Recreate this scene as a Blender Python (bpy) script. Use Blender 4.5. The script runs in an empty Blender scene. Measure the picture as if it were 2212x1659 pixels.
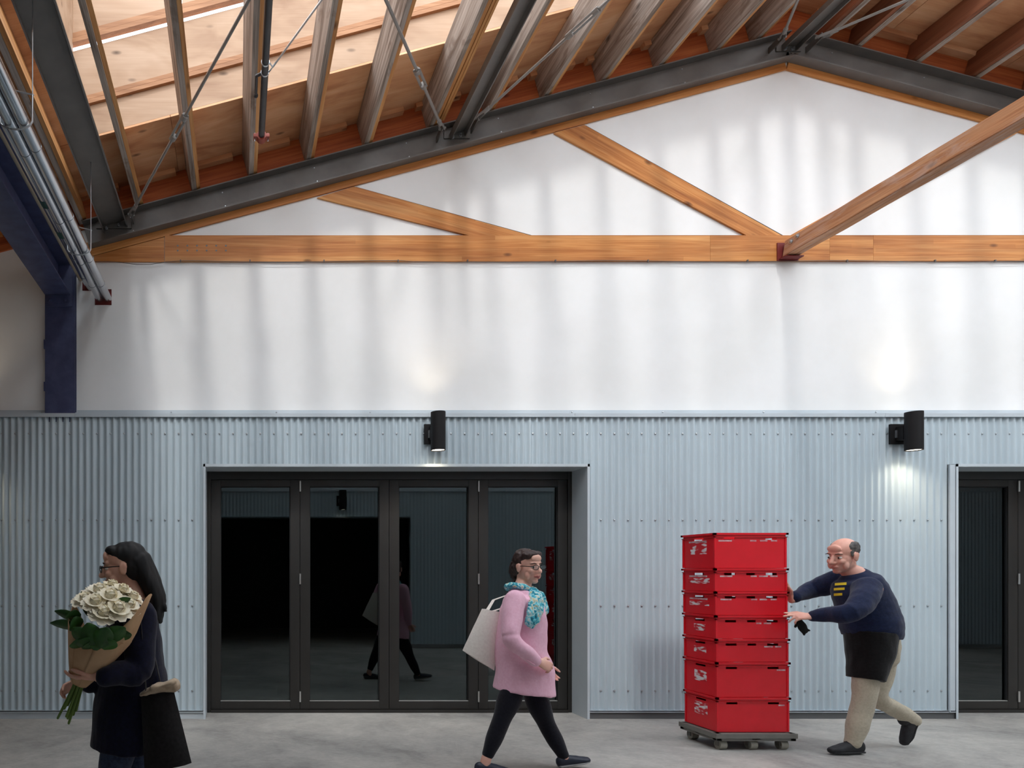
import bpy, bmesh, math, random
from mathutils import Vector, Matrix, noise
from mathutils.bvhtree import BVHTree
random.seed(7)
C = bpy.context.scene.collection
S = bpy.context.scene
R = math.radians
# ------------------------------------------------------------------ camera, sky, sun, exposure
F, VX, VY, H = 1454.0, 515.0, 1237.0, 1.45        # focal length in pixels, vanishing point, eye height
cam = bpy.data.cameras.new('camera'); camo = bpy.data.objects.new('camera', cam); C.objects.link(camo)
camo.location = (0, 0, H); camo.rotation_euler = (R(90), 0, 0)
cam.sensor_width = 36; cam.lens = 36 * F / 2212
cam.shift_x = (1106 - VX) / 2212; cam.shift_y = (VY - 829.5) / 2212
cam.clip_start = 0.05
S.camera = camo
w = bpy.data.worlds.new('world'); S.world = w; w.use_nodes = True
bg = w.node_tree.nodes['Background']; bg.inputs[0].default_value = (0.86, 0.93, 1.0, 1); bg.inputs[1].default_value = 4.1
sun = bpy.data.lights.new('sun', 'SUN'); sun.energy = 1.25; sun.angle = R(6); sun.color = (1, 0.98, 0.95)
suno = bpy.data.objects.new('sun', sun); C.objects.link(suno)
suno.rotation_euler = Vector((0.06, 1, -1.28)).to_track_quat('-Z', 'Y').to_euler()
S.view_settings.view_transform = 'Standard'; S.view_settings.look = 'None'
S.view_settings.gamma = 1; S.view_settings.use_curve_mapping = False
S.view_settings.exposure = 0.0
S.cycles.max_bounces = 10; S.cycles.diffuse_bounces = 6; S.cycles.glossy_bounces = 4
S.cycles.transparent_max_bounces = 12; S.cycles.sample_clamp_indirect = 8

def P(x, y, Y):                                     # photograph pixel at a known depth -> point in the room
    return Vector(((x - VX) * Y / F, Y, H + (VY - y) * Y / F))
def lin(c):
    return tuple((v / 255 / 12.92 if v / 255 <= .04045 else ((v / 255 + .055) / 1.055) ** 2.4) for v in c)

# ------------------------------------------------------------------ materials
def mat(name, col, rough=.6, metal=0, spec=.5, emit=None):
    m = bpy.data.materials.new(name); m.use_nodes = True
    b = m.node_tree.nodes['Principled BSDF']
    b.inputs['Base Color'].default_value = (*lin(col), 1); b.inputs['Roughness'].default_value = rough
    b.inputs['Metallic'].default_value = metal; b.inputs['Specular IOR Level'].default_value = spec
    if emit:
        b.inputs['Emission Color'].default_value = (*emit[0], 1); b.inputs['Emission Strength'].default_value = emit[1]
    return m
def nd(m, t, **k):
    n = m.node_tree.nodes.new(t)
    for a, v in k.items():
        if a.startswith('i_'): n.inputs[a[2:].replace('_', ' ')].default_value = v
        else: setattr(n, a, v)
    return n
def lk(m, a, b): m.node_tree.links.new(a, b)
def coords(m, scale=(1, 1, 1)):
    t = nd(m, 'ShaderNodeTexCoord'); mp = nd(m, 'ShaderNodeMapping'); mp.inputs['Scale'].default_value = scale
    ri = nd(m, 'ShaderNodeObjectInfo'); cv = nd(m, 'ShaderNodeVectorMath', operation='SCALE'); cv.inputs[0].default_value = (37, 21, 53)
    lk(m, ri.outputs['Random'], cv.inputs['Scale']); ad = nd(m, 'ShaderNodeVectorMath', operation='ADD')
    lk(m, t.outputs['Object'], mp.inputs['Vector']); lk(m, mp.outputs[0], ad.inputs[0]); lk(m, cv.outputs[0], ad.inputs[1])
    return ad.outputs[0]
def ramp(m, fac, stops):
    r = nd(m, 'ShaderNodeValToRGB'); e = r.color_ramp.elements
    while len(e) > 1: e.remove(e[-1])
    e[0].position = stops[0][0]; e[0].color = (*lin(stops[0][1]), 1)
    for p, c in stops[1:]: x = e.new(p); x.color = (*lin(c), 1)
    lk(m, fac, r.inputs[0]); return r.outputs[0]
def mix(m, fac, a, b, mode='MIX'):
    n = nd(m, 'ShaderNodeMix', data_type='RGBA', blend_type=mode)
    if hasattr(fac, 'is_linked') or not isinstance(fac, (int, float)): lk(m, fac, n.inputs[0])
    else: n.inputs[0].default_value = fac
    for s, v in ((6, a), (7, b)):
        if isinstance(v, tuple): n.inputs[s].default_value = (*lin(v), 1)
        else: lk(m, v, n.inputs[s])
    return n.outputs[2]
def noisy(m, vec, scale, detail=4, rough=.6, dist=0):
    n = nd(m, 'ShaderNodeTexNoise', i_Scale=scale, i_Detail=detail, i_Roughness=rough, i_Distortion=dist); lk(m, vec, n.inputs['Vector']); return n.outputs['Fac']
def setcol(m, c): lk(m, c, m.node_tree.nodes['Principled BSDF'].inputs['Base Color'])
def bump(m, fac, strength=.2, dist=.01):
    b = nd(m, 'ShaderNodeBump', i_Strength=strength, i_Distance=dist); lk(m, fac, b.inputs['Height'])
    lk(m, b.outputs[0], m.node_tree.nodes['Principled BSDF'].inputs['Normal'])
def mottled(name, c1, c2, scale=6, rough=.6, metal=0, stretch=(1, 1, 1), bmp=0, lo=.35, hi=.65, spec=.5):
    m = mat(name, c1, rough, metal, spec); v = coords(m, stretch); f = noisy(m, v, scale)
    setcol(m, ramp(m, f, [(lo, c1), (hi, c2)]))
    if bmp: bump(m, f, bmp)
    return m
def wood(name, dark, mid, light, rough=.55, knots=True, band=0, st=(.5, 9, 9), fine=.35):
    m = mat(name, mid, rough, 0, .3)
    v = coords(m, st); f1 = noisy(m, v, 1.6, 3, .55, .6)
    v2 = coords(m, (1.5, 60, 60)); f2 = noisy(m, v2, 1.5, 3)
    c = ramp(m, f1, [(.3, dark), (.5, mid), (.7, light)])
    c = mix(m, fine, c, ramp(m, f2, [(.35, dark), (.65, light)]), 'MIX')
    if band:                                        # glued laminations along the length
        tc = nd(m, 'ShaderNodeTexCoord'); sx = nd(m, 'ShaderNodeSeparateXYZ'); lk(m, tc.outputs['Object'], sx.inputs[0])
        mu = nd(m, 'ShaderNodeMath', operation='MULTIPLY'); mu.inputs[1].default_value = band; lk(m, sx.outputs['Z'], mu.inputs[0])
        fl = nd(m, 'ShaderNodeMath', operation='FLOOR'); lk(m, mu.outputs[0], fl.inputs[0])
        mx = nd(m, 'ShaderNodeMath', operation='MULTIPLY'); mx.inputs[1].default_value = .45; lk(m, sx.outputs['X'], mx.inputs[0])
        wv = nd(m, 'ShaderNodeMath', operation='MULTIPLY_ADD'); wv.inputs[1].default_value = .37; lk(m, fl.outputs[0], wv.inputs[0]); lk(m, mx.outputs[0], wv.inputs[2])
        f3 = nd(m, 'ShaderNodeMath', operation='FLOOR'); lk(m, wv.outputs[0], f3.inputs[0])
        cm = nd(m, 'ShaderNodeCombineXYZ'); lk(m, fl.outputs[0], cm.inputs[0]); lk(m, f3.outputs[0], cm.inputs[1])
        wn = nd(m, 'ShaderNodeTexWhiteNoise', noise_dimensions='3D'); lk(m, cm.outputs[0], wn.inputs['Vector'])
        c = mix(m, .3, c, ramp(m, wn.outputs['Value'], [(0, dark), (.6, mid), (1, light)]))
    if knots:
        vo = nd(m, 'ShaderNodeTexVoronoi', i_Scale=1.0); lk(m, coords(m, (2.2, 5, 5)), vo.inputs['Vector'])
        c = mix(m, ramp(m, vo.outputs['Distance'], [(.0, (255, 255, 255)), (.07, (190, 190, 190)), (.12, (0, 0, 0))]), c, tuple(int(x * .55) for x in dark))
    setcol(m, c); bump(m, f2, .15, .004)
    return m

M = {}
M['white'] = mottled('white paint', (232, 232, 231), (238, 238, 238), 1.5, .75, spec=.2)
M['fir'] = wood('varnished fir', (150, 84, 36), (196, 124, 62), (226, 168, 104), .5, True, 24)
M['fir_dark'] = wood('old red fir', (128, 56, 28), (166, 82, 42), (192, 110, 62), .6)
M['batten'] = wood('brown battens', (134, 92, 62), (158, 112, 78), (180, 134, 98), .6)
M['sister_shaded'] = wood('shaded framing lumber', (112, 66, 46), (134, 82, 58), (152, 98, 70), .65)  # framing lumber browned so the right slope's shade sits in the colour
M['sister'] = wood('new tan framing lumber', (176, 112, 60), (204, 142, 84), (228, 178, 120), .6)
M['weathered'] = wood('weathered grey wood', (104, 90, 80), (164, 150, 139), (206, 195, 186), .85)
m = M['weathered']; b = m.node_tree.nodes['Principled BSDF']; old = b.inputs['Base Color'].links[0].from_socket
st = noisy(m, coords(m, (1.2, 3, 3)), 2.0, 4, .6, 1.2)
setcol(m, mix(m, ramp(m, st, [(.56, (0, 0, 0)), (.66, (170, 170, 170))]), old, (92, 66, 46)))
M['brace'] = wood('weathered brown timber', (134, 84, 56), (186, 128, 88), (210, 162, 122), .75)
m = M['brace']; b = m.node_tree.nodes['Principled BSDF']; old = b.inputs['Base Color'].links[0].from_socket
st = noisy(m, coords(m, (.9, 4, 4)), 2.2, 5, .7, 1.0)
setcol(m, mix(m, ramp(m, st, [(.5, (0, 0, 0)), (.66, (150, 150, 150))]), old, (206, 192, 186)))
M['ply'] = wood('plywood', (146, 114, 90), (170, 140, 114), (184, 156, 132), .6, st=(.9, 2.6, 2.6), fine=.15)
M['ply_shaded'] = wood('shaded deck plywood', (176, 118, 80), (212, 160, 118), (228, 186, 146), .6, st=(.9, 2.6, 2.6), fine=.15)  # second tone of the plywood for the shaded deck, lifted for weak bounce light
M['steel'] = mottled('grey painted steel', (100, 96, 93), (110, 106, 102), 5, .45)
M['blue_steel'] = mottled('navy painted steel', (58, 64, 98), (72, 79, 114), 9, .5)
M['galv'] = mottled('polished aluminium jacket', (205, 208, 212), (190, 194, 200), 8, .22, .95, (1, .2, 1))
M['rodgrey'] = mat('rod grey paint', (140, 137, 134), .45)
M['zinc'] = mat('zinc', (190, 194, 198), .35, .9)
M['beige'] = mat('beige paint', (196, 184, 160), .5)
M['iron'] = mottled('dark iron pipe', (52, 52, 56), (62, 62, 66), 10, .45)
M['cablegrey'] = mat('cable grey', (92, 84, 80), .6)
M['redcoup'] = mat('red primer', (150, 62, 44), .55)
M['redlead'] = mat('dark red primer', (110, 28, 26), .6)
M['corr'] = mottled('blue grey coated sheet', (183, 197, 205), (188, 202, 210), 2.0, .38, .0, (1, 1, .4))
M['flash'] = mottled('grey blue flashing', (188, 198, 205), (194, 203, 210), 3, .4)
M['skirt'] = mat('dark base flashing', (96, 98, 100), .5)
M['doorframe'] = mottled('dark bronze aluminium', (35, 33, 31), (39, 37, 35), 4, .45)
M['chrome'] = mat('brushed hinge steel', (205, 205, 203), .3, .8)
M['black'] = mat('black powder coat', (22, 21, 23), .6, 0, .25)
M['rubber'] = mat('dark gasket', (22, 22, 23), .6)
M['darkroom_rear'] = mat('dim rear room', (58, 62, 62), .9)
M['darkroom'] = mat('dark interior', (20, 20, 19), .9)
M['lamp'] = mat('lamp lens', (255, 244, 220), .4, 0, .5, ((1, .9, .72), 6))
m = M['concrete'] = mat('concrete', (150, 147, 142), .62)
v = coords(m); f1 = noisy(m, v, .9, 6, .65, .8); f2 = noisy(m, v, 7, 8, .7); f3 = noisy(m, coords(m, (1, 3, 1)), 22, 5, .7)
c = ramp(m, f1, [(.32, (122, 120, 117)), (.48, (166, 163, 158)), (.66, (194, 190, 183))])
c = mix(m, .3, c, ramp(m, f2, [(.3, (108, 106, 103)), (.7, (190, 188, 183))]))
c = mix(m, .18, c, ramp(m, f3, [(.35, (90, 88, 86)), (.7, (206, 204, 200))]))
setcol(m, c); bump(m, f2, .12, .006)
m = M['glass'] = bpy.data.materials.new('dark glazing'); m.use_nodes = True; nt = m.node_tree; nt.nodes.remove(nt.nodes['Principled BSDF'])
tr = nd(m, 'ShaderNodeBsdfTransparent'); tr.inputs[0].default_value = (.42, .47, .46, 1)
gl = nd(m, 'ShaderNodeBsdfGlossy'); gl.inputs['Roughness'].default_value = .005; gl.inputs[0].default_value = (.86, .97, 1, 1)
fr = nd(m, 'ShaderNodeFresnel', i_IOR=1.75); ms = nd(m, 'ShaderNodeMixShader')
lk(m, fr.outputs[0], ms.inputs[0]); lk(m, tr.outputs[0], ms.inputs[1]); lk(m, gl.outputs[0], ms.inputs[2]); lk(m, ms.outputs[0], nt.nodes['Material Output'].inputs[0])
M['red'] = mottled('red crate plastic', (226, 22, 40), (218, 18, 34), 5, .34)
m = M['print'] = mat('worn white print', (225, 220, 222), .5)
f = noisy(m, coords(m, (1, 1, 3.2)), 13, 1); setcol(m, ramp(m, f, [(.46, (205, 22, 38)), (.6, (228, 222, 226))]))
M['sticker'] = mottled('faded sticker strip', (214, 196, 200), (196, 120, 128), 26, .5)
M['dolly'] = mottled('grey dolly plastic', (112, 110, 104), (122, 120, 114), 8, .6)
M['caster'] = mat('caster wheel', (150, 146, 134), .5)
def skin(name, c1, c2):
    m = mottled(name, c1, c2, 9, .5); bb = m.node_tree.nodes['Principled BSDF']
    bb.inputs['Subsurface Weight'].default_value = .12; bb.inputs['Subsurface Radius'].default_value = (.02, .008, .004); return m
M['skin_a'] = skin('light skin', (236, 188, 170), (226, 170, 152))
M['skin_b'] = skin('ruddy skin', (232, 178, 160), (220, 156, 138))
M['skin_c'] = skin('warm skin', (224, 176, 154), (212, 158, 136))
def cloth(name, c1, c2, sc=60):
    m = mottled(name, c1, c2, sc, .9, bmp=.15, spec=.15)
    m.node_tree.nodes['Principled BSDF'].inputs['Sheen Weight'].default_value = .15; return m
M['pink'] = cloth('pink wool', (244, 196, 216), (238, 184, 206))
M['leggings'] = cloth('black leggings', (20, 20, 28), (26, 26, 36))
M['navyshoe'] = mat('navy shoe', (28, 34, 52), .5)
M['blackshoe'] = mottled('black trainer', (24, 24, 27), (40, 40, 44), 30, .7)
M['sole'] = mat('dark sole', (34, 34, 36), .8)
M['whitesole'] = mat('pale sole', (150, 150, 150), .8)
M['hair_brown'] = mottled('dark brown hair', (40, 24, 22), (58, 35, 31), 4, .5, 0, (40, 40, 3), .2)
M['hair_black'] = mottled('black hair', (5, 5, 8), (12, 12, 16), 4, .7, 0, (40, 40, 3), .03)
M['hair_grey'] = mottled('grey hair', (62, 60, 60), (112, 106, 102), 40, .7)
m = M['scarf'] = mat('patterned scarf', (40, 150, 170), .85)
f = noisy(m, coords(m), 26, 4, .6, 1.5)
setcol(m, ramp(m, f, [(.3, (18, 70, 84)), (.42, (28, 150, 176)), (.5, (120, 206, 214)), (.57, (214, 226, 226)), (.63, (206, 190, 110)), (.7, (52, 120, 150))]))
M['canvas'] = cloth('white canvas', (238, 232, 224), (230, 222, 214))
M['navy'] = cloth('navy sweatshirt', (24, 32, 58), (30, 40, 70))
M['navycoat'] = cloth('navy coat', (12, 14, 32), (18, 20, 44))
M['apron'] = cloth('black apron', (18, 17, 18), (26, 25, 26))
M['khaki'] = cloth('khaki trousers', (196, 186, 166), (182, 172, 152))
M['denim'] = cloth('dark denim', (44, 52, 74), (62, 72, 96))
M['yellow'] = mat('yellow print', (226, 204, 40), .7)
M['kraft'] = mottled('kraft paper', (186, 146, 106), (206, 170, 132), 5, .75)
M['petal'] = mottled('cream petals', (250, 244, 226), (242, 232, 204), 10, .6)
M['leaf'] = mottled('deep green leaves', (32, 72, 26), (60, 110, 44), 7, .45)
M['stem'] = mat('green stems', (96, 122, 52), .6)
M['bagblack'] = cloth('black bag cloth', (22, 20, 21), (32, 30, 31))
M['tan'] = cloth('beige cloth', (196, 176, 152), (182, 160, 136))
M['lips_pale'] = mat('pale lips', (196, 126, 112), .6); M['lips'] = mat('lips', (176, 96, 92), .5); M['eyewhite'] = mat('eye white', (226, 222, 218), .3); M['pupil'] = mat('pupil', (30, 22, 20), .3)
M['brow'] = mat('eyebrow', (58, 40, 34), .8)

# ------------------------------------------------------------------ mesh helpers
class MB:
    def __init__(s): s.bm = bmesh.new()
    def verts_faces(s, vs, fs):
        b = [s.bm.verts.new(v) for v in vs]
        for f in fs:
            try: s.bm.faces.new([b[i] for i in f])
            except ValueError: pass
        return b
    def box(s, lo, hi, mtx=None, bev=0):
        x0, y0, z0 = lo; x1, y1, z1 = hi
        vs = [(x0, y0, z0), (x1, y0, z0), (x1, y1, z0), (x0, y1, z0), (x0, y0, z1), (x1, y0, z1), (x1, y1, z1), (x0, y1, z1)]
        if mtx: vs = [mtx @ Vector(v) for v in vs]
        b = s.verts_faces(vs, [(0, 3, 2, 1), (4, 5, 6, 7), (0, 1, 5, 4), (1, 2, 6, 5), (2, 3, 7, 6), (3, 0, 4, 7)])
        if bev:
            es = {e for v in b for e in v.link_edges}
            bmesh.ops.bevel(s.bm, geom=list(es), offset=bev, segments=2, affect='EDGES', profile=.7)
        return s
    def prism(s, pts, y0, y1, mtx=None):
        n = len(pts); vs = [(x, y0, z) for x, z in pts] + [(x, y1, z) for x, z in pts]
        if mtx: vs = [mtx @ Vector(v) for v in vs]
        s.verts_faces(vs, [tuple(range(n)), tuple(range(2 * n - 1, n - 1, -1))] + [(i, i + n, (i + 1) % n + n, (i + 1) % n) for i in range(n)])
        return s
    def tube(s, pts, rad, n=12, ref=None, caps='round'):
        pts = [Vector(p) for p in pts]; k = len(pts)
        if not isinstance(rad, list): rad = [rad] * k
        rad = [r if isinstance(r, (tuple, list)) else (r, r) for r in rad]
        T = []
        for i in range(k):
            a, b = pts[max(i - 1, 0)], pts[min(i + 1, k - 1)]
            T.append((b - a).normalized())
        if ref is None:
            ref = Vector((0, 0, 1)) if abs(T[0].z) < .9 else Vector((1, 0, 0))
        ref = Vector(ref)
        rings = []; lastu = None
        stations = []
        if caps == 'round':
            r0, r1 = min(rad[0]), min(rad[-1])
            for q in (.12, .5, .85): stations.append((pts[0] - T[0] * r0 * math.cos(q * math.pi / 2), T[0], (rad[0][0] * math.sin(q * math.pi / 2), rad[0][1] * math.sin(q * math.pi / 2))))
        for i in range(k): stations.append((pts[i], T[i], rad[i]))
        if caps == 'round':
            for q in (.85, .5, .12): stations.append((pts[-1] + T[-1] * r1 * math.cos(q * math.pi / 2), T[-1], (rad[-1][0] * math.sin(q * math.pi / 2), rad[-1][1] * math.sin(q * math.pi / 2))))
        u0 = None
        for p, t, (a, b) in stations:
            u = (ref - t * ref.dot(t)) if u0 is None or ref.length > .5 and abs(ref.normalized().dot(t)) < .95 else (u0 - t * u0.dot(t))
            if u.length < 1e-4: u = t.orthogonal()
            u.normalize(); u0 = u; v = t.cross(u)
            rings.append([s.bm.verts.new(p + u * (a * math.cos(2 * math.pi * j / n)) + v * (b * math.sin(2 * math.pi * j / n))) for j in range(n)])
        for A, B in zip(rings, rings[1:]):
            for j in range(n): s.bm.faces.new((A[j], A[(j + 1) % n], B[(j + 1) % n], B[j]))
        s.bm.faces.new(rings[0][::-1]); s.bm.faces.new(rings[-1])
        return s
    def cyl(s, p0, p1, r, n=16): return s.tube([p0, p1], r, n, caps='flat')
    def ball(s, c, rad, fr=None, n=16, m=10):
        """ellipsoid; fr = (forward, left, up) frame"""
        if not isinstance(rad, (tuple, list)): rad = (rad,) * 3
        fr = fr or (Vector((1, 0, 0)), Vector((0, 1, 0)), Vector((0, 0, 1)))
        c = Vector(c); rings = []
        f = lambda a, b, d: s.bm.verts.new(c + fr[0] * a * rad[0] + fr[1] * b * rad[1] + fr[2] * d * rad[2])
        for i in range(1, m):
            q = math.pi * i / m
            rings.append([f(math.sin(q) * math.cos(2 * math.pi * j / n), math.sin(q) * math.sin(2 * math.pi * j / n), math.cos(q)) for j in range(n)])
        t, b = f(0, 0, 1), f(0, 0, -1)
        for j in range(n):
            s.bm.faces.new((t, rings[0][j], rings[0][(j + 1) % n])); s.bm.faces.new((b, rings[-1][(j + 1) % n], rings[-1][j]))
        for A, B in zip(rings, rings[1:]):
            for j in range(n): s.bm.faces.new((A[j], B[j], B[(j + 1) % n], A[(j + 1) % n]))
        return s
    def mesh(s, name, smooth=None):
        bmesh.ops.recalc_face_normals(s.bm, faces=s.bm.faces)
        me = bpy.data.meshes.new(name); s.bm.to_mesh(me); s.bm.free()
        if smooth is not None:
            me.polygons.foreach_set('use_smooth', [True] * len(me.polygons)); me.set_sharp_from_angle(angle=R(smooth))
        return me
    def build(s, name, m, parent=None, smooth=40, mtx=None):
        return link(s.mesh(name, smooth), name, m, parent, mtx)
def link(me, name, m, parent=None, mtx=None):
    o = bpy.data.objects.new(name, me); C.objects.link(o)
    if m and not me.materials: me.materials.append(M[m] if isinstance(m, str) else m)
    if parent: o.parent = parent
    if mtx is not None: o.matrix_local = mtx
    return o
def tag(o, label=None, cat=None, group=None, kind=None):
    if label: o['label'] = label
    if cat: o['category'] = cat
    if group: o['group'] = group
    if kind: o['kind'] = kind
    return o
def empty(name, loc, label, cat, group=None):
    o = bpy.data.objects.new(name, None); C.objects.link(o); o.location = loc; o.empty_display_size = .1
    return tag(o, label, cat, group)
def struct(name): 
    o = bpy.data.objects.new(name, None); C.objects.link(o); o['kind'] = 'structure'; return o
def frame(o, xdir, zdir):                            # matrix with local X along xdir
    x = Vector(xdir).normalized(); z = Vector(zdir); z = (z - x * z.dot(x)).normalized(); y = z.cross(x)
    return Matrix(((x.x, y.x, z.x, o[0]), (x.y, y.y, z.y, o[1]), (x.z, y.z, z.z, o[2]), (0, 0, 0, 1)))
def inv_child(o, root):                              # world-space mesh under an empty that only translates
    o.parent = root; o.location = -root.location; return o
def kid(mb, name, m, root, smooth=40): return inv_child(mb.build(name, m, None, smooth), root)

# ------------------------------------------------------------------ measures of the hall
D, YW, YD = 6.672, 6.77, 6.97                        # cladding face, white wall face, door plane
SL = .2685; XR = 5.50                                # roof slope, ridge
TH = math.atan(SL)
def rise(X): return SL * (X if X <= XR else 2 * XR - X)
ZD0, ZJ0 = 5.64, 5.362                               # deck underside and joist bottom at X = 0
SX0, SX1, SY0, SY1 = -1.47, 12.4, 1.3, 5.95           # skylight opening
X0, X1, YF = -6.5, 17.0, 1.07                        # ends of the hall, face of the opposite wall

# ------------------------------------------------------------------ floor
fl = MB().box((X0, -4, -.2), (X1, YD + 2.6, 0)).build('floor', 'concrete'); fl['kind'] = 'structure'
# ------------------------------------------------------------------ back wall
DX0, DX1, DZ = -.328, 3.456, 2.50                    # first door opening
EX0 = (2067 - VX) * D / F; EX1 = EX0 + 3.78          # second door opening
wb = struct('wall_back')
mb = MB()
def wallpiece(x0, x1, z0):
    xs = [x0] + ([XR] if x0 < XR < x1 else []) + [x1]
    mb.prism([(x0, z0), (x1, z0)] + [(x, ZD0 + rise(x) + .02) for x in reversed(xs)], YW, YW + .2)
wallpiece(X0, DX0, 0); wallpiece(DX0, DX1, DZ); wallpiece(DX1, EX0, 0); wallpiece(EX0, EX1, DZ); wallpiece(EX1, X1, 0)
mb.build('plaster', 'white', wb)
PIT = .06775; XS = (974.7 - VX) * 6.69 / F           # corrugation pitch, a screw valley
def corr_y(x, y0=6.69, a=.0115): return y0 + a * math.cos(2 * math.pi * (x - XS) / PIT)
def sheet(x0, x1, z0, z1, parent, y0=6.69, sgn=1, step=12):
    n = max(2, int((x1 - x0) / PIT * step)); vs = []; fs = []
    for i in range(n + 1):
        x = x0 + (x1 - x0) * i / n; y = y0 + sgn * (corr_y(x) - 6.69)
        vs += [(x, y, z0), (x, y, z1)]
    for i in range(n): fs.append((2 * i, 2 * i + 2, 2 * i + 3, 2 * i + 1))
    me = bpy.data.meshes.new('corrugated_sheet'); me.from_pydata(vs, [], fs)
    me.polygons.foreach_set('use_smooth', [True] * len(fs))
    return link(me, 'corrugated_sheet', 'corr', parent)
ZB, ZT = .084, 3.0
def run(x0, x1, z0, z1, parent, w=PIT * 12, k=[0], **a):
    x = x0
    while x < x1 - .01:
        e = min(x1, x + w); k[0] += 1
        y = a.get('y0', 6.69) - (.0012 if k[0] % 2 else 0)
        sheet(x, min(x1, e + PIT), z0, z1, parent, y, a.get('sgn', 1), a.get('step', 12)); x = e
run(X0, DX0 - .012, ZB, ZT, wb); run(DX0 - .012, DX1 + .005, DZ + .026, ZT, wb)
run(DX1 + .005, EX0 - .09, ZB, ZT, wb); run(EX0 - .09, EX1, DZ + .026, ZT, wb); run(EX1, X1, ZB, ZT, wb)
sm = MB().tube([(0, 0, 0), (0, -.006, 0)], .0105, 8, caps='flat').ball((0, -.006, 0), (.0075, .006, .0075), None, 8, 4).mesh('screw', 30); sm.materials.append(M['zinc'])
for z in (2.833, 1.974, 1.119, .2735):
    for k in range(-34, 46):
        x = XS + k * 2 * PIT
        if z < 2.5 and (DX0 - .03 < x < DX1 + .02 or x > EX0 - .1): continue
        if x > 8.25 or abs(x - 1.935) < .09 and z > 2.5 or abs(x - 6.545) < .09 and z > 2.5: continue
        o = link(sm, 'screw', None, wb); o.location = (x, corr_y(x) - .001, z)
# cap flashing in lengths, base flashing
cuts = [X0, -1.62, (1238 - VX) * 6.7 / F, (1905 - VX) * 6.7 / F, X1]
for a, b_ in zip(cuts, cuts[1:]):
    q = MB().prism([(0, 0), (0, 0)], 0, 0) if 0 else MB()
    prof = [(YW - .003, 3.083), (YW - .006, 3.083), (YW - .006, 3.034), (D - .008, 3.0295), (D - .008, 2.992), (D - .005, 2.992), (D - .005, 3.027), (YW - .003, 3.031)]
    vs = [(x, y, z) for x in (a + .0015, b_ - .0005) for y, z in prof]; n = len(prof)
    q.verts_faces(vs, [tuple(range(n)), tuple(range(2 * n - 1, n - 1, -1))] + [(i, i + n, (i + 1) % n + n, (i + 1) % n) for i in range(n)])
    q.build('cap_flashing', 'flash', wb, 30)
for px in (370, 597, 800, 1236, 1432, 1650, 1893, 90):
    o = link(sm, 'screw', None, wb); p = P(px, 889.5, YW - .01); o.location = (p.x, YW - .004, 3.062); o.scale = (.8, 1, .8)
for a, b_ in ((X0, DX0 - .005), (DX1 + .002, EX0 - .005), (EX1, X1)):
    MB().box((a, D - .012, .074), (b_, 6.72, .083)).box((a, D - .012, .066), (b_, D - .009, .083)).build('base_flashing', 'flash', wb)
    MB().box((a, D + .006, 0), (b_, 6.74, .074)).build('base_skirt', 'flash' if a == X0 else 'skirt', wb)
# red lined pipe openings in the wall
for (xa, xb, ya, yb) in ((205, 241, 625, 659), (178, 205, 590, 628)):
    a, b_ = P(xa, yb, YW), P(xb, ya, YW); t = .012
    q = MB()
    for lo, hi in (((a.x, a.z), (b_.x, a.z + t)), ((a.x, b_.z - t), (b_.x, b_.z)), ((a.x, a.z), (a.x + t, b_.z)), ((b_.x - t, a.z), (b_.x, b_.z))):
        q.box((lo[0], YW - .003, lo[1]), (hi[0], YW + .02, hi[1]))
    q.box((a.x + t, YW - .001, a.z + t), (b_.x - t, YW + .01, b_.z - t))
    q.build('pipe_opening', 'redlead', wb)

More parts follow.
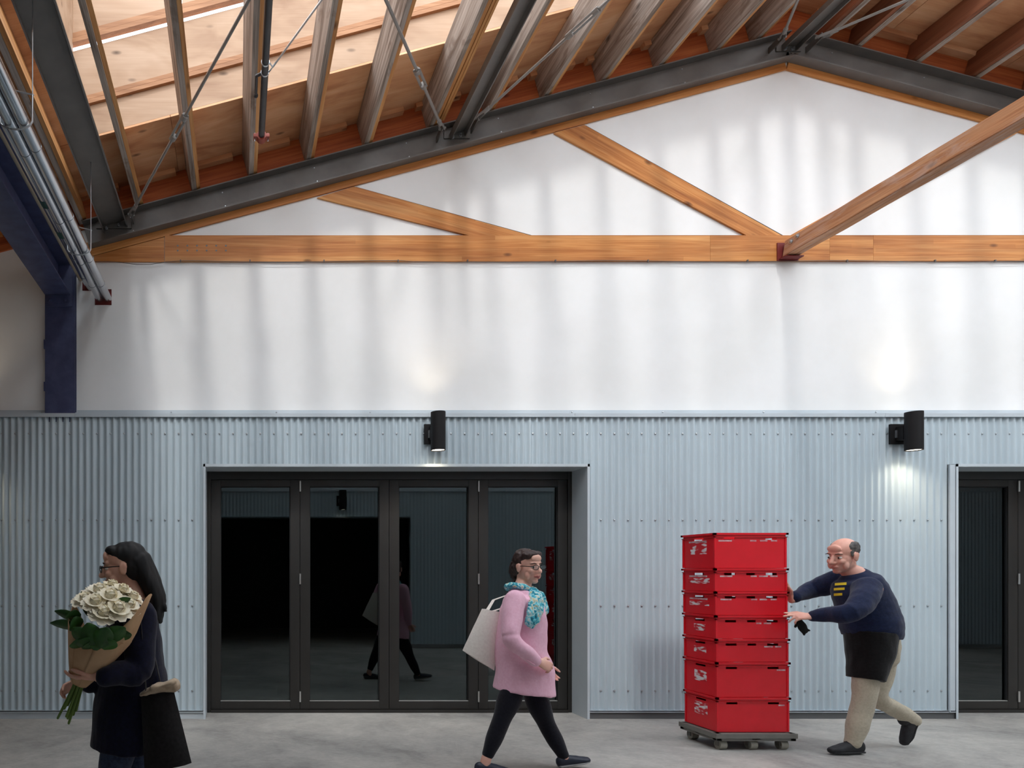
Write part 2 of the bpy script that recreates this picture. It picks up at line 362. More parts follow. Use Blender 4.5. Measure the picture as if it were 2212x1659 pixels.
# ------------------------------------------------------------------ bifold doors
def bifold(name, x0, x1, n, flange=False):
    d = struct(name); fw = .042; ft = .085
    # metal reveal (jamb panels, soffit, thin front flange)
    for xa, s_ in ((x0, -1), (x1, 1)):
        q = MB().box((xa if s_ < 0 else xa - .003, D - .012, 0), (xa + .003 if s_ < 0 else xa, YD - .001, DZ - .003))
        q.box((min(xa, xa + s_ * .02), D - .014, 0), (max(xa, xa + s_ * .02), D - .010, DZ + .026))
        if s_ < 0 and flange: q.box((xa - .088, D - .006, .07), (xa - .02, D - .003, DZ + .02)).box((xa - .088, D - .02, .07), (xa - .082, D, DZ + .02))
        q.build('jamb_panel', 'flash', d)
    MB().box((x0 - .02, D - .014, DZ), (x1 + .02, D - .010, DZ + .026)).box((x0 + .003, D - .012, DZ - .003), (x1 - .003, YD - .001, DZ)).build('head_panel', 'flash', d)
    q = MB()
    q.box((x0, YD, 0), (x0 + fw, YD + .1, DZ), bev=.004).box((x1 - fw, YD, 0), (x1, YD + .1, DZ), bev=.004)
    q.box((x0 + fw, YD, DZ - ft), (x1 - fw, YD + .1, DZ), bev=.004)
    q.build('frame', 'doorframe', d)
    MB().box((x0 + fw, YD - .012, 0), (x1 - fw, YD + .1, .03), bev=.003).build('threshold', 'doorframe', d)
    lw = (x1 - x0 - 2 * fw) / n; st = .099; zb, zt = .034, DZ - ft - .003; yb = YD + .012
    for i in range(n):
        a = x0 + fw + lw * i + .002; b_ = a + lw - .004
        q = MB()
        q.box((a, yb, zb), (a + st, yb + .06, zt), bev=.004).box((b_ - st, yb, zb), (b_, yb + .06, zt), bev=.004)
        q.box((a + st, yb, zt - .068), (b_ - st, yb + .06, zt), bev=.004).box((a + st, yb, zb), (b_ - st, yb + .06, zb + .082), bev=.004)
        leaf = q.build('door_leaf', 'doorframe', d)
        MB().box((a + st, yb + .03, zb + .082), (b_ - st, yb + .036, zt - .068)).build('glass_pane', 'glass', leaf)
        q = MB(); g = .007
        q.box((a + st, yb + .006, zb + .082), (b_ - st, yb + .029, zb + .082 + g))
        q.build('glazing_bead', 'chrome' if i >= 0 else '', leaf)
        q = MB()
        for lo, hi in (((a + st, zb + .089), (a + st + g, zt - .068)), ((b_ - st - g, zb + .089), (b_ - st, zt - .068)), ((a + st + g, zt - .068 - g), (b_ - st - g, zt - .068))):
            q.box((lo[0], yb + .012, lo[1]), (hi[0], yb + .029, hi[1]))
        q.build('gasket', 'rubber', leaf)
        if i % 2 == 0:
            for zc in (2.345, 1.385, .165):
                q = MB().cyl((b_ + .002, yb - .008, zc - .055), (b_ + .002, yb - .008, zc + .055), .009, 10).box((b_ - .002, yb - .006, zc - .05), (b_ + .012, yb, zc + .05))
                q.build('hinge', 'chrome', leaf)
    return d
bifold('door_1', DX0, DX1, 4)
bifold('door_2', EX0, EX1, 4, True)
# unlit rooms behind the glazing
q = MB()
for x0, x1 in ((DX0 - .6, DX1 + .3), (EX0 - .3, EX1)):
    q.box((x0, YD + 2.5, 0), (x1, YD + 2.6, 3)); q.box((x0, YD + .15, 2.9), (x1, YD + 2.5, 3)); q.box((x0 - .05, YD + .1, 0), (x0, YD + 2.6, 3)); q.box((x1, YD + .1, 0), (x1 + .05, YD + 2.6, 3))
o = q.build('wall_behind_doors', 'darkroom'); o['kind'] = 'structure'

# ------------------------------------------------------------------ opposite wall, end walls
wf = struct('wall_front')
mb = MB(); ox0, ox1 = -.72, 3.29
def wp2(x0, x1, z0):
    xs = [x0] + ([XR] if x0 < XR < x1 else []) + [x1]
    mb.prism([(x0, z0), (x1, z0)] + [(x, ZD0 + rise(x) + .02) for x in reversed(xs)], YF - .2, YF)
wp2(X0, ox0, 0); wp2(ox0, ox1, 2.5); wp2(ox1, X1, 0)
mb.build('plaster', 'white', wf)
run(X0, ox0, .08, 3.0, wf, 2.4, y0=YF + .08, sgn=-1, step=6); run(ox0, ox1, 2.52, 3.0, wf, 2.4, y0=YF + .08, sgn=-1, step=6); run(ox1, X1, .08, 3.0, wf, 2.4, y0=YF + .08, sgn=-1, step=6)
MB().box((X0, YF, 3.0), (X1, YF + .1, 3.03)).box((X0, YF, 3.03), (X1, YF + .008, 3.08)).build('cap_flashing', 'flash', wf)
MB().box((ox0 - .003, YF - .2, 0), (ox0, YF + .1, 2.5)).box((ox1, YF - .2, 0), (ox1 + .003, YF + .1, 2.5)).box((ox0, YF - .2, 2.5), (ox1, YF + .1, 2.503)).build('jamb_panel', 'flash', wf)
for nm, lo, hi in (('wall_left', (X0 - .2, -.5, 0), (X0, YW + .2, 8)), ('wall_right', (X1, -.5, 0), (X1 + .2, YW + .2, 8))):
    o = MB().box(lo, hi).build(nm, 'white'); o['kind'] = 'structure'
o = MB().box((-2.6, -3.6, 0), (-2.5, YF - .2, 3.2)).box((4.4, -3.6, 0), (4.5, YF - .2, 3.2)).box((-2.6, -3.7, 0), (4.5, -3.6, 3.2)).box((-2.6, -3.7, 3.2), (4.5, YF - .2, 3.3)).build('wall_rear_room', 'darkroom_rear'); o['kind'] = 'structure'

# ------------------------------------------------------------------ roof deck, skylight well
ce = struct('ceiling')
def slab(x0, x1, y0, y1, z, t, m, name, parent):     # a board lying in the roof slope, built in its own frame
    s_ = 1 if (x0 + x1) / 2 <= XR else -1
    p = Vector((x0, y0, z + rise(x0))); L = (x1 - x0) * math.sqrt(1 + SL * SL)
    mt = frame(p, (1, 0, s_ * SL), (-s_ * SL, 0, 1))
    return MB().box((0, 0, 0), (L, y1 - y0, t)).build(name, m, parent, None, mt)
for xa, xb in ((X0, XR), (XR, X1)):                   # outer roofing, with the opening left free
    for (y0, y1, a, b_) in ((-.3, SY0, xa, xb), (SY1 + .03, YW + .2, xa, xb), (SY0, SY1 + .03, xa, min(xb, SX0)) if xa < SX0 else (SY0, SY1 + .03, max(xa, SX1), xb)):
        slab(a, b_, y0, y1, ZD0 + .02, .12, 'ply_shaded', 'roofing', ce)
sheets_x = [X0 + .05, -4.2, -2.9, SX0, -.6, .68, 1.96, 3.24, 4.52, XR, 6.5, 7.7, 8.9, 10.6, 12.4, 14.2, X1 - .05]
for a, b_ in zip(sheets_x, sheets_x[1:]):
    slab(a + .002, b_ - .002, SY1, YW, ZD0, .018, 'ply_shaded', 'plywood_sheet', ce)
    if b_ <= SX0 + .01 or a >= SX1 - .01: slab(a + .002, b_ - .002, SY0, SY1 - .004, ZD0, .018, 'ply_shaded', 'plywood_sheet', ce)
    slab(a + .002, b_ - .002, YF, SY0, ZD0, .018, 'ply_shaded', 'plywood_sheet', ce)
def upright(x0, x1, z0, z1, y, t, m, name):           # vertical board on the far side of the well, sheared by the slope
    s_ = 1 if (x0 + x1) / 2 <= XR else -1
    p = Vector((x0, y, ZD0 + rise(x0))); L = (x1 - x0); dz = s_ * SL * L
    q = MB().prism([(0, z0), (L, z0 + dz), (L, z1 + dz), (0, z1)], 0, t)
    return q.build(name, m, ce, None, Matrix.Translation(p))
wx = [SX0, -.5, .75, 2.0, 3.25, 4.5, XR, 6.7, 8.2, 10.3, SX1]
for a, b_ in zip(wx, wx[1:]):
    b2 = b_ if b_ in (XR, SX1) else b_ - .002
    upright(a + .002, b2, .02, .29, SY1, .018, 'ply', 'plywood_sheet')
    upright(a, b2, .29, .326, SY1 - .032, .06, 'batten', 'batten'); upright(a, b2, .334, .37, SY1 - .024, .06, 'batten', 'batten')
    upright(a + .002, b2, .37, .82, SY1 + .012, .018, 'ply', 'plywood_sheet')
    upright(a, b2, .865, .905, SY1 - .03, .06, 'batten', 'batten'); upright(a, b2, .913, .955, SY1 - .022, .06, 'batten', 'batten')
    upright(a + .002, b2, .955, 1.6, SY1 + .012, .018, 'ply', 'plywood_sheet')
for xa, m_ in ((SX0, 'ply'), (SX1, 'ply')):
    MB().box((-.009, SY0, .02), (.009, SY1, 1.6)).build('plywood_sheet', m_, ce, None, Matrix.Translation((xa, 0, ZD0 + rise(xa))))
# cleats against the wall under the deck and the red fir plate behind the channel
for k in range(-6, 20):
    xa = -3.9 + k * .567; xb = xa + .46
    if xb > 9 or xa < XR < xb: continue
    s_ = 1 if xb <= XR else -1; p = Vector((xa, YW - .09, ZD0 - .045 + rise(xa)))
    MB().box((0, 0, 0), (.46, .09, .044)).build('cleat', 'ply_shaded', ce, None, frame(p, (1, 0, s_ * SL), (-s_ * SL, 0, 1)))
for xa, xb in ((X0, XR), (XR, X1)):
    s_ = 1 if xb <= XR else -1; p = Vector((xa, YW - .02, 5.0 + rise(xa))); L = (xb - xa) * math.sqrt(1 + SL * SL) + (.15 if s_ > 0 else 0)
    MB().box((0 if s_ > 0 else -.15, 0 if s_ > 0 else .002, .3), (L, .05, .615)).build('wall_plate', 'fir_dark', ce, None, frame(p, (1, 0, s_ * SL), (-s_ * SL, 0, 1)))

# ------------------------------------------------------------------ roof joists (old board + new sister board)
ordn = ['first', 'second', 'third', 'fourth', 'fifth', 'sixth', 'seventh', 'eighth', 'ninth', 'tenth', 'eleventh', 'twelfth', 'thirteenth', 'fourteenth', 'fifteenth', 'sixteenth', 'seventeenth', 'eighteenth', 'nineteenth']
def joist(px, label, extra=0, y_end=YW - .022):
    x = (px - VX) * 6.66 / F; s_ = 1 if x <= XR else -1
    zb = ZJ0 + rise(x); nrm = Vector((-s_ * SL, 0, 1)).normalized(); sd = Vector((1, 0, s_ * SL)).normalized()
    root = empty('roof_joist', (x, YF, zb), label, 'joist', 'roof joists'); L = y_end - YF; dp = (ZD0 - ZJ0) / math.sqrt(1 + SL * SL) - .004
    def board(o0, o1, m, name, d0=0, l1=L):
        p = sd * o0 + nrm * d0
        mt = frame(p, (0, 1, 0), nrm)                 # local X runs along the joist
        return MB().box((0, -(o1 - o0), 0), (l1, 0, dp - d0), bev=.003).build(name, m, root, None, mt)
    a = .048
    if s_ > 0: board(-a, 0, 'weathered', 'old_board'); board(.001, .037, 'sister', 'sister_board', .006)
    else: board(0, a, 'weathered', 'old_board'); board(-.037, -.001, 'sister_shaded', 'sister_board', .006)
    if extra: board(.05, .075, 'sister', 'sister_board', .01); board(.076, .1, 'sister', 'sister_board', .004, L - .1)
    return root
jl = [-70, 55, 178, 302, 425, 548, 672, 798, 938, 1062, 1186, 1310, 1434, 1557, 1645]
for i, px in enumerate(jl):
    lab = 'outermost grey roof joist beyond the left frame edge' if i == 0 else 'grey roof joist over the silver pipes, %s of its row' % ordn[i - 1] if i < 3 else \
        'weathered roof joist with tan sister board, %s to the right of the wide steel channel' % ordn[i - 3]
    if i == 8: lab = 'weathered roof joist with three tan sister boards, just left of the middle steel channel'
    if i == 14: lab = 'short dark roof joist nearest the ridge on its left side'
    joist(px, lab, extra=(i == 8))
for i, px in enumerate([1782, 1852, 1980, 2107, 2232, 2360]):
    joist(px, 'joist of the right roof slope with pale worn edge, %s from the ridge' % ordn[i])

# ------------------------------------------------------------------ steel channels
def channel(p0, p1, wdt, fl_, up, t=.008, name='channel_body', parent=None):
    """channel from p0 to p1; web spans wdt across, flanges point along -up"""
    L = (Vector(p1) - Vector(p0)).length; mt = frame(p0, Vector(p1) - Vector(p0), up)
    h = wdt / 2
    q = MB().box((0, -h, 0), (L, h, t)).box((0, -h, -fl_), (L, -h + t * 1.3, 0)).box((0, h - t * 1.3, -fl_), (L, h, 0))
    return q.build(name, 'steel', parent, None, mt)
boltg = MB().cyl((0, 0, 0), (0, -.006, 0), .006, 6).mesh('plate_bolt', 30); boltg.materials.append(M['steel'])
# channel bolted along the top of the wall, two slopes
boltm = MB().cyl((0, 0, 0), (0, -.006, 0), .006, 6).mesh('bolt_head', 30); boltm.materials.append(M['zinc'])
for s_, xa, xb, lab in ((1, -1.52, XR, 'long grey steel channel climbing left slope of the gable wall'), (-1, XR, 9.4, 'grey steel channel falling right of the ridge along gable wall')):
    root = empty('wall_channel', (xa, YW - .03, 0), lab, 'steel beam')
    zc = lambda x: 5.220 + rise(x)
    a = Vector((0, 0, zc(xa))); b_ = Vector((xb - xa, 0, zc(xb)))
    # local frame: X along slope, Z out of the wall reversed so the toes face the hall
    channel(a, b_, .245, .09, (0, 1, 0), .008, 'channel_web', root)
    if True:
        n = int((xb - xa) / .92)
        for k in range(n):
            x = .45 + k * .92
            for dz, dx in ((.075, -.01), (-.06, .02)):
                o = link(boltm, 'bolt_head', None, root); o.location = (x + dx, 0, zc(xa + x) + dz)
# three channels running along the hall under the joists
braces = ((-1.365, -1.123, 'wide dark steel channel running along the hall at left', 'left'), (2.108, 2.262, 'narrow grey steel channel meeting the gable wall at mid slope', 'mid'), (5.425, 5.575, 'narrow grey steel channel under the roof ridge', 'ridge'))
bolt2 = MB().cyl((0, 0, 0), (0, -.012, 0), .015, 6).cyl((0, -.012, 0), (0, -.03, 0), .009, 8).mesh('bolt_head', 30); bolt2.materials.append(M['zinc'])
for xa, xb, lab, kind in braces:
    xc = (xa + xb) / 2; wd = (xb - xa) * (1.035 if kind != 'ridge' else 1); fl_ = .07 if kind == 'left' else .05
    up = (0, 0, 1) if kind == 'ridge' else (-SL, 0, 1)
    zt = 5.204 + rise(xc) + (fl_ if kind != 'ridge' else .03)
    root = empty('roof_channel', (xc, YF, zt), lab, 'steel beam', 'steel channels under the roof')
    channel((0, 0, 0), (0, YW - .047 - YF, 0), wd, fl_, up, .008, 'channel_body', root)
    q = MB().box((xc - wd / 2 - .05, YW - .046, zt - .05), (xc + wd / 2 + .05, YW - .031, zt + .02))
    kid(q, 'end_plate', 'steel', root)
    for dx in (-wd * .28, wd * .2):
        o = link(bolt2, 'bolt_head', None, root); o.location = (dx, YW - .046 - YF, -.035 + dx * SL * (kind != 'ridge'))
# diagonal tie rods with turnbuckles and clevises
def rodp(x, s_): return 5.25 + SL * (x if s_ > 0 else 2 * XR - x)
def tie(xs, ys, dx, dy, L, tb, s_, lab):
    a = Vector((xs, ys, rodp(xs, s_))); b_ = Vector((xs + dx * L, ys + dy * L, rodp(xs + dx * L, s_))); d = (b_ - a).normalized(); n = Vector((0, 0, 1)).cross(d).normalized()
    root = empty('tie_rod', a, lab, 'tie rod', 'diagonal tie rods of the roof bracing')
    m1 = a + d * tb; 
    kid(MB().cyl(a + d * .1, m1 - d * .1, .0125, 10).cyl(m1 + d * .1, b_, .0125, 10), 'rod', 'rodgrey', root)
    q = MB()
    for s2 in (-1, 1): q.tube([m1 - d * .14 + n * .02 * s2, m1 + d * .14 + n * .02 * s2], (.009, .012), 8)
    q.cyl(m1 - d * .14, m1 - d * .095, .026, 10).cyl(m1 + d * .095, m1 + d * .14, .026, 10)
    kid(q, 'turnbuckle', 'rodgrey', root)
    q = MB().cyl(a + d * .08, a + d * .14, .02, 10)
    for s2 in (-1, 1): q.tube([a + d * .1 + n * .012 * s2, a + d * .04 + n * .02 * s2, a - d * .03 + n * .02 * s2], (.014, .006), 8)
    q.cyl(a - d * .01 - n * .035, a - d * .01 + n * .035, .009, 8)
    kid(q, 'clevis', 'rodgrey', root)
    wall = Vector((a.x, YW - .03, a.z))
    kid(MB().box((a.x - .006, a.y - .02, a.z - .03), (a.x + .006, YW - .031, a.z + .03)), 'gusset', 'steel', root)
tie(-1.05, 6.60, .53, -1, 5.1, 1.2, 1, 'long tie rod starting at the wide left channel, crossing in front of two joists')
tie(1.985, 6.56, -.53, -1, 5.2, .93, 1, 'tie rod leaning left from the foot of the middle steel channel')
tie(2.33, 6.55, .56, -1, 5.2, 1.1, 1, 'bright tie rod leaning right from the foot of the middle steel channel')
tie(5.31, 6.57, -.54, -1, 5.2, 1.6, 1, 'short visible tie rod on the left of the ridge channel')
tie(5.68, 6.57, .62, -1, 5.0, 1.6, -1, 'tie rod running down the right slope from the ridge channel')

# ------------------------------------------------------------------ timber truss set in the wall
tr = empty('timber_truss', (0, YW - .02, 4.57), 'varnished fir truss set flush in the white gable wall', 'truss')
def member(pts, name, m='fir', y0=YW - .022, y1=YW - .001, ang=0, org=None):
    w3 = [P(x, y, YW - .02) if len(str(x)) else None for x, y in pts]
    o3 = sum((Vector((p.x, 0, p.z)) for p in w3), Vector()) / len(w3)
    rot = Matrix.Rotation(-ang, 4, 'Y'); mt = Matrix.Translation(o3) @ rot; im = mt.inverted()
    loc = [im @ Vector((p.x, 0, p.z)) for p in w3]
    q = MB().prism([(p.x, p.z) for p in loc], y0, y1)
    o = q.build(name, m, None, None, mt); o.parent = tr; o.matrix_local = Matrix.Translation(-tr.location) @ mt
    return o
for xa, xb in ((356, 1534), (1534.4, 1792), (1792.4, 1886), (1886.4, 2500)): member([(xa, 565 - (xa - 356) * .0009), (xb, 565 - (xb - 356) * .0009), (xb, 508.5), (xa, 508.5)], 'bottom_chord')
member([(203, 565), (355, 565), (355, 512), (203, 553)], 'heel_block', y0=YW - .019)
def tc(x): return 5.022 + rise(x)
for xa, xb in ((-1.55, XR), (XR, 9.4)):
    s_ = 1 if xb <= XR else -1; p = Vector((xa, YW - .019, tc(xa))); L = (xb - xa) * math.sqrt(1 + SL * SL)
    o = MB().box((0, 0, 0), (L, .018, .14)).build('top_chord', 'fir', None, None, frame(p, (1, 0, s_ * SL), (-s_ * SL, 0, 1)))
    o.parent = tr; o.matrix_local = Matrix.Translation(-tr.location) @ frame(p, (1, 0, s_ * SL), (-s_ * SL, 0, 1))
member([(685, 427), (765, 403), (1145, 508.5), (1012, 508.5)], 'diagonal', ang=-R(15.5))
member([(1197, 287), (1262, 270), (1688, 508.5), (1612, 508.5)], 'diagonal', ang=-R(29.2))
mx = lambda x: 2 * 1697.5 - x
member([(mx(1197), 287), (mx(1612), 508.5), (mx(1688), 508.5), (mx(1262), 270)], 'diagonal', ang=R(29.2))
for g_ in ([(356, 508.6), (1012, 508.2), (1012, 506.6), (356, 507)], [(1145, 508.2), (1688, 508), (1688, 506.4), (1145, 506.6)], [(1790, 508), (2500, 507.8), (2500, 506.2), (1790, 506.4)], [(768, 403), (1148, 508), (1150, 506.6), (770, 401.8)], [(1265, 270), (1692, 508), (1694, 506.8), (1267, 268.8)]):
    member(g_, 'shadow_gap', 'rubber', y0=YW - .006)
for k in range(6):
    for y in (531, 541.5):
        p = P(384 + k * 20.8, y, YW - .02)
        o = link(boltg, 'plate_bolt', None, tr); o.location = Vector((p.x, YW - .022, p.z)) - tr.location; o.scale = (1.6, .5, 1.6)
# loose cable stapled along the lower edge of the chord
pts = []
for x in range(205, 2300, 30):
    sag = 9 * math.exp(-((x - 310) / 45) ** 2) + 1.6 * math.sin(x * .013) + (2 if 880 < x < 1000 else 0)
    pts.append(P(x, 564.5 + sag, YW - .03))
q = MB().tube(pts, .0032, 6)
for x in (390, 540, 700, 860, 1010, 1200, 1400, 1615, 1830, 2020, 2150): p = P(x, 563.5, YW - .03); q.box((p.x - .006, YW - .036, p.z - .01), (p.x + .006, YW - .02, p.z + .01))
tag(q.build('cable', 'cablegrey'), 'thin grey cable stapled along the lower edge of truss beam', 'cable')
# weathered timber running out from the truss node towards the viewer
tx0, tx1, tz0, tz1 = 5.44, 5.577, 4.604, 4.757
br = empty('timber_beam', (tx0, YF, tz0), 'weathered brown timber beam running from the truss node out over the hall', 'timber beam')
mt = frame((tx0, 6.735, tz0), (0, -1, 0), (0, 0, 1)); L = 6.735 - YF - .002
bm_ = MB(); bm_.box((.0, 0, 0), (L, tx1 - tx0, tz1 - tz0))
for v in bm_.bm.verts:
    if v.co.x < .01 and v.co.z > .1: v.co.x = .03
bmesh.ops.bevel(bm_.bm, geom=list(bm_.bm.edges), offset=.005, segments=2, affect='EDGES')
bmesh.ops.subdivide_edges(bm_.bm, edges=[e for e in bm_.bm.edges if e.calc_length() > 1], cuts=40)
for v in bm_.bm.verts:
    v.co.z += .007 * noise.noise(Vector((v.co.x * 2.3, v.co.y * 5, v.co.z * 5))); v.co.y += .005 * noise.noise(Vector((v.co.x * 3, 7, v.co.z * 4)))
o = bm_.build('timber', 'brace', None, 40, None); o.matrix_world = mt; o.parent = br; o.matrix_local = Matrix.Translation(-br.location) @ mt
kid(MB().box((tx0 - .045, 6.737, tz0 - .03), (tx1 + .03, 6.747, tz1 - .005)).box((tx0 - .03, 6.66, tz0 - .022), (tx1 + .02, 6.737, tz0 - .012)), 'hanger_plate', 'redlead', br)
for y, z in ((6.625, 4.712), (6.55, 4.727)):
    kid(MB().cyl((tx0 + .006, y, z), (tx0 - .006, y, z), .024, 14).cyl((tx0 - .004, y, z), (tx0 - .022, y, z), .014, 6), 'bolt', 'zinc', br)
# a slice of a second truss beam left of the blue column
a = P(-260, 440, YW - .02); b_ = P(9, 515, YW - .02); 
p0 = P(-700, 524, YW - .02)
q = MB().prism([(-6, p0.z - .02), (P(6, 512, YW - .02).x, P(6, 512, YW - .02).z), (P(6, 512, YW - .02).x, P(6, 500, YW - .02).z), (-6, p0.z + .26)], YW - .022, YW - .001)
tag(q.build('timber_beam', 'fir', None, None), 'end of a varnished timber beam left of the navy steel beam', 'timber beam')

# ------------------------------------------------------------------ navy steel column and beam
cx0, cx1, cyf = -1.926, -1.628, 6.70
col = empty('steel_column', ((cx0 + cx1) / 2, cyf, 2.9), 'navy steel column rising from the top of the corrugated cladding', 'column')
ztop = ZJ0 + rise(-1.8)
q = MB().box((cx0, cyf, 2.95), (cx1, cyf + .014, ztop)).box((-1.783, cyf + .014, 2.95), (-1.77, YW, ztop)).box((cx0, YW - .012, 3.06), (cx1, YW, ztop)); kid(q, 'shaft', 'blue_steel', col)
for z in (3.68, 3.26): kid(MB().box((cx0 - .012, cyf - .002, z), (cx0 + .01, cyf + .012, z + .09)), 'clip', 'blue_steel', col)
zb = 4.21; bx0, bx1 = cx0 + .003, cx1 - .04; bm0 = (bx0 + bx1) / 2
bl = empty('steel_beam', (bm0, YF, zb), 'navy steel beam running along the hall beside the silver pipes', 'beam')
q = MB().box((bx0, YF, zb), (bx1, cyf - .014, zb + .014), bev=.003).box((bm0 - .005, YF, zb + .014), (bm0 + .005, cyf - .014, zb + .3)).box((bx0, YF, zb + .3), (bx1, cyf - .014, zb + .314), bev=.003); kid(q, 'beam_body', 'blue_steel', bl)
kid(MB().box((cx0 + .01, cyf - .014, zb - .115), (cx1 - .02, cyf, zb + .33), bev=.003), 'end_plate', 'blue_steel', bl)
for x in (cx0 + .06, cx1 - .08):
    kid(MB().cyl((x, cyf - .014, zb - .06), (x, cyf - .02, zb - .06), .028, 16).cyl((x, cyf - .02, zb - .06), (x, cyf - .036, zb - .06), .02, 6).cyl((x, cyf - .036, zb - .06), (x, cyf - .055, zb - .06), .011, 10), 'bolt', 'blue_steel', bl)

# ------------------------------------------------------------------ pipes at left
def pipe(x, z, r, m, lab, name='insulated_pipe', bands=(), sag=0, y1=YW - .004):
    root = empty(name, (x, YF, z), lab, 'pipe', 'pipes beside the navy beam')
    kid(MB().cyl((x, YF + .002, z), (x, y1, z), r, 28), 'jacket', m, root)
    for y in bands: kid(MB().cyl((x, y, z), (x, y + .016, z), r + .0025, 28), 'band', m, root)
    return root
pipe(-1.313, 4.205, .0395, 'galv', 'silver jacketed pipe, the right one of the front pair', bands=(2.6, 3.5, 4.35, 5.2, 5.9, 6.4))
pipe(-1.394, 4.205, .0385, 'galv', 'silver jacketed pipe, the left one of the front pair', bands=(2.7, 3.6, 4.4, 5.25, 5.95, 6.42))
p3 = pipe(-1.492, 4.335, .048, 'galv', 'silver pipe with green label bands, behind the front pair', bands=(3.0, 4.1, 6.1, 6.5))
for y in (5.15, 5.62): kid(MB().cyl((-1.492, y, 4.335), (-1.492, y + .1, 4.335), .0495, 28), 'label_band', mat('green band', (16, 74, 66), .5), p3)
pipe(-1.588, 4.395, .018, 'beige', 'thin beige conduit along the navy beam', 'conduit')
for i, y in enumerate((4.1, 5.72)):
    h = empty('pipe_hanger', (-1.36, y, 4.2), ('thin wire hanger looped under the silver pipe pair, %s the wall') % ('far from' if i == 0 else 'near'), 'hanger')
    ring = [Vector((-1.354 + .1 * math.cos(t), y, 4.205 + .055 * math.sin(t))) for t in [R(-10 - 16 * k) for k in range(11)]]
    ring = [Vector((-1.354 + .1, y, 4.36))] + ring + [Vector((-1.354 - .1, y, 4.25))]
    kid(MB().tube(ring, .006, 8), 'strap', 'zinc', h)
    kid(MB().tube([Vector((-1.42, y, 4.40)), Vector((-1.248, y, 4.36))], .005, 8), 'bar', 'zinc', h)
    kid(MB().cyl((-1.254, y, 4.35), (-1.254, y, ZJ0 + rise(-1.25) + .2), .004, 8), 'rod', 'zinc', h)
# sprinkler pipe with red coupling
sx, sz, se = .195, 5.14, 5.70
sp = empty('sprinkler_pipe', (sx, YF, sz), 'dark sprinkler pipe under the joists ending in a red coupling', 'pipe')
kid(MB().cyl((sx, YF + .002, sz), (sx, se, sz), .027, 20), 'pipe', 'iron', sp)
q = MB().cyl((sx, se - .03, sz), (sx, se + .035, sz), .04, 20).cyl((sx, se + .035, sz), (sx, se + .05, sz), .03, 20)
for s_ in (-1, 1): q.box((sx + s_ * .05 - .018, se - .028, sz - .014), (sx + s_ * .05 + .018, se + .033, sz + .014), bev=.004)
kid(q, 'coupling', 'redcoup', sp)
for s_ in (-1, 1): kid(MB().cyl((sx + s_ * .055, se + .0, sz + .03), (sx + s_ * .055, se, sz - .035), .006, 8), 'coupling_bolt', 'zinc', sp)
kid(MB().tube([(sx - .027, 4.98, sz + .0), (sx - .06, 5.0, sz), (sx - .06, 5.2, sz + .01)], .012, 10).ball((sx - .06, 5.22, sz + .01), .018), 'sprinkler_head', 'iron', sp)
sw = empty('sway_brace', (sx, 4.95, sz), 'thin zinc brace rod clamped to the dark sprinkler pipe', 'brace rod')
for y in (4.86, 4.96): kid(MB().cyl((sx, y, sz), (sx, y + .012, sz), .031, 20), 'clamp_ring', 'zinc', sw)
p_a = Vector((sx + .055, 4.92, sz + .005)); p_b = Vector((.80, 4.45, ZJ0 + rise(.8) - .0))
kid(MB().cyl(p_a, p_b, .007, 8), 'rod', 'zinc', sw)
kid(MB().tube([(sx + .028, 4.866, sz), p_a, (sx + .028, 4.966, sz)], .005, 6), 'bracket', 'zinc', sw)

# ------------------------------------------------------------------ wall lights
def sconce(x, y, s_, lab, pw=9):
    z = 2.82; ax = y - s_ * .16
    root = empty('wall_light', (x, y, z), lab, 'wall light', 'black cylinder wall lights')
    q = MB(); n = 36; r, hh, t = .0697, .186, .004
    prof = [(r, -hh), (r, hh), (r - t, hh), (r - t, hh - .03), (.002, hh - .03), (.002, -hh + .02), (r - t, -hh + .02), (r - t, -hh)]
    rings = [[q.bm.verts.new((x + a * math.cos(2 * math.pi * j / n), ax + a * math.sin(2 * math.pi * j / n), z + b)) for j in range(n)] for a, b in prof]
    for A, B in zip(rings, rings[1:] + rings[:1]):
        for j in range(n): q.bm.faces.new((A[j], A[(j + 1) % n], B[(j + 1) % n], B[j]))
    kid(q, 'shade', 'black', root)
    kid(MB().box((x - .098, min(y - s_ * .005, y - s_ * .03), z - .1), (x + .098, max(y - s_ * .005, y - s_ * .03), z + .1), bev=.008), 'back_plate', 'black', root)
    kid(MB().box((x - .05, min(y - s_ * .03, ax + s_ * .055), z - .07), (x + .05, max(y - s_ * .03, ax + s_ * .055), z + .07), bev=.008), 'arm', 'black', root)
    kid(MB().box((x - .062, min(y - s_ * .034, y - s_ * .05), z - .04), (x - .05, max(y - s_ * .034, y - s_ * .05), z + .035)), 'latch', 'zinc', root)
    for dz, nm in ((-hh + .012, 'lower_lens'), (hh - .022, 'upper_lens')):
        kid(MB().cyl((x, ax, z + dz - .003), (x, ax, z + dz + .003), r - t - .001, 32), nm, 'lamp', root)
    for up in (0, 1):
        l = bpy.data.lights.new('lamp', 'SPOT'); l.energy = pw * (1.0 if up else 1.35); l.color = (1, .84, .62); l.spot_size = R(100 if up else 136); l.spot_blend = 1; l.shadow_soft_size = .045
        o = bpy.data.objects.new('lamp', l); C.objects.link(o); o.parent = root; o.location = (0, -s_ * .16, (hh - .012) if up else (-hh + .002))
        if up: o.rotation_euler = (R(180), 0, 0)
    return root
sconce(1.935, 6.682, 1, 'black cylinder wall light above the four-leaf glass doors', 13)
sconce(6.545, 6.682, 1, 'black cylinder wall light above the man, left of the right-hand door', 13)
sconce(-2.675, 6.682, 1, 'black cylinder wall light beyond the left edge of the view', 13)
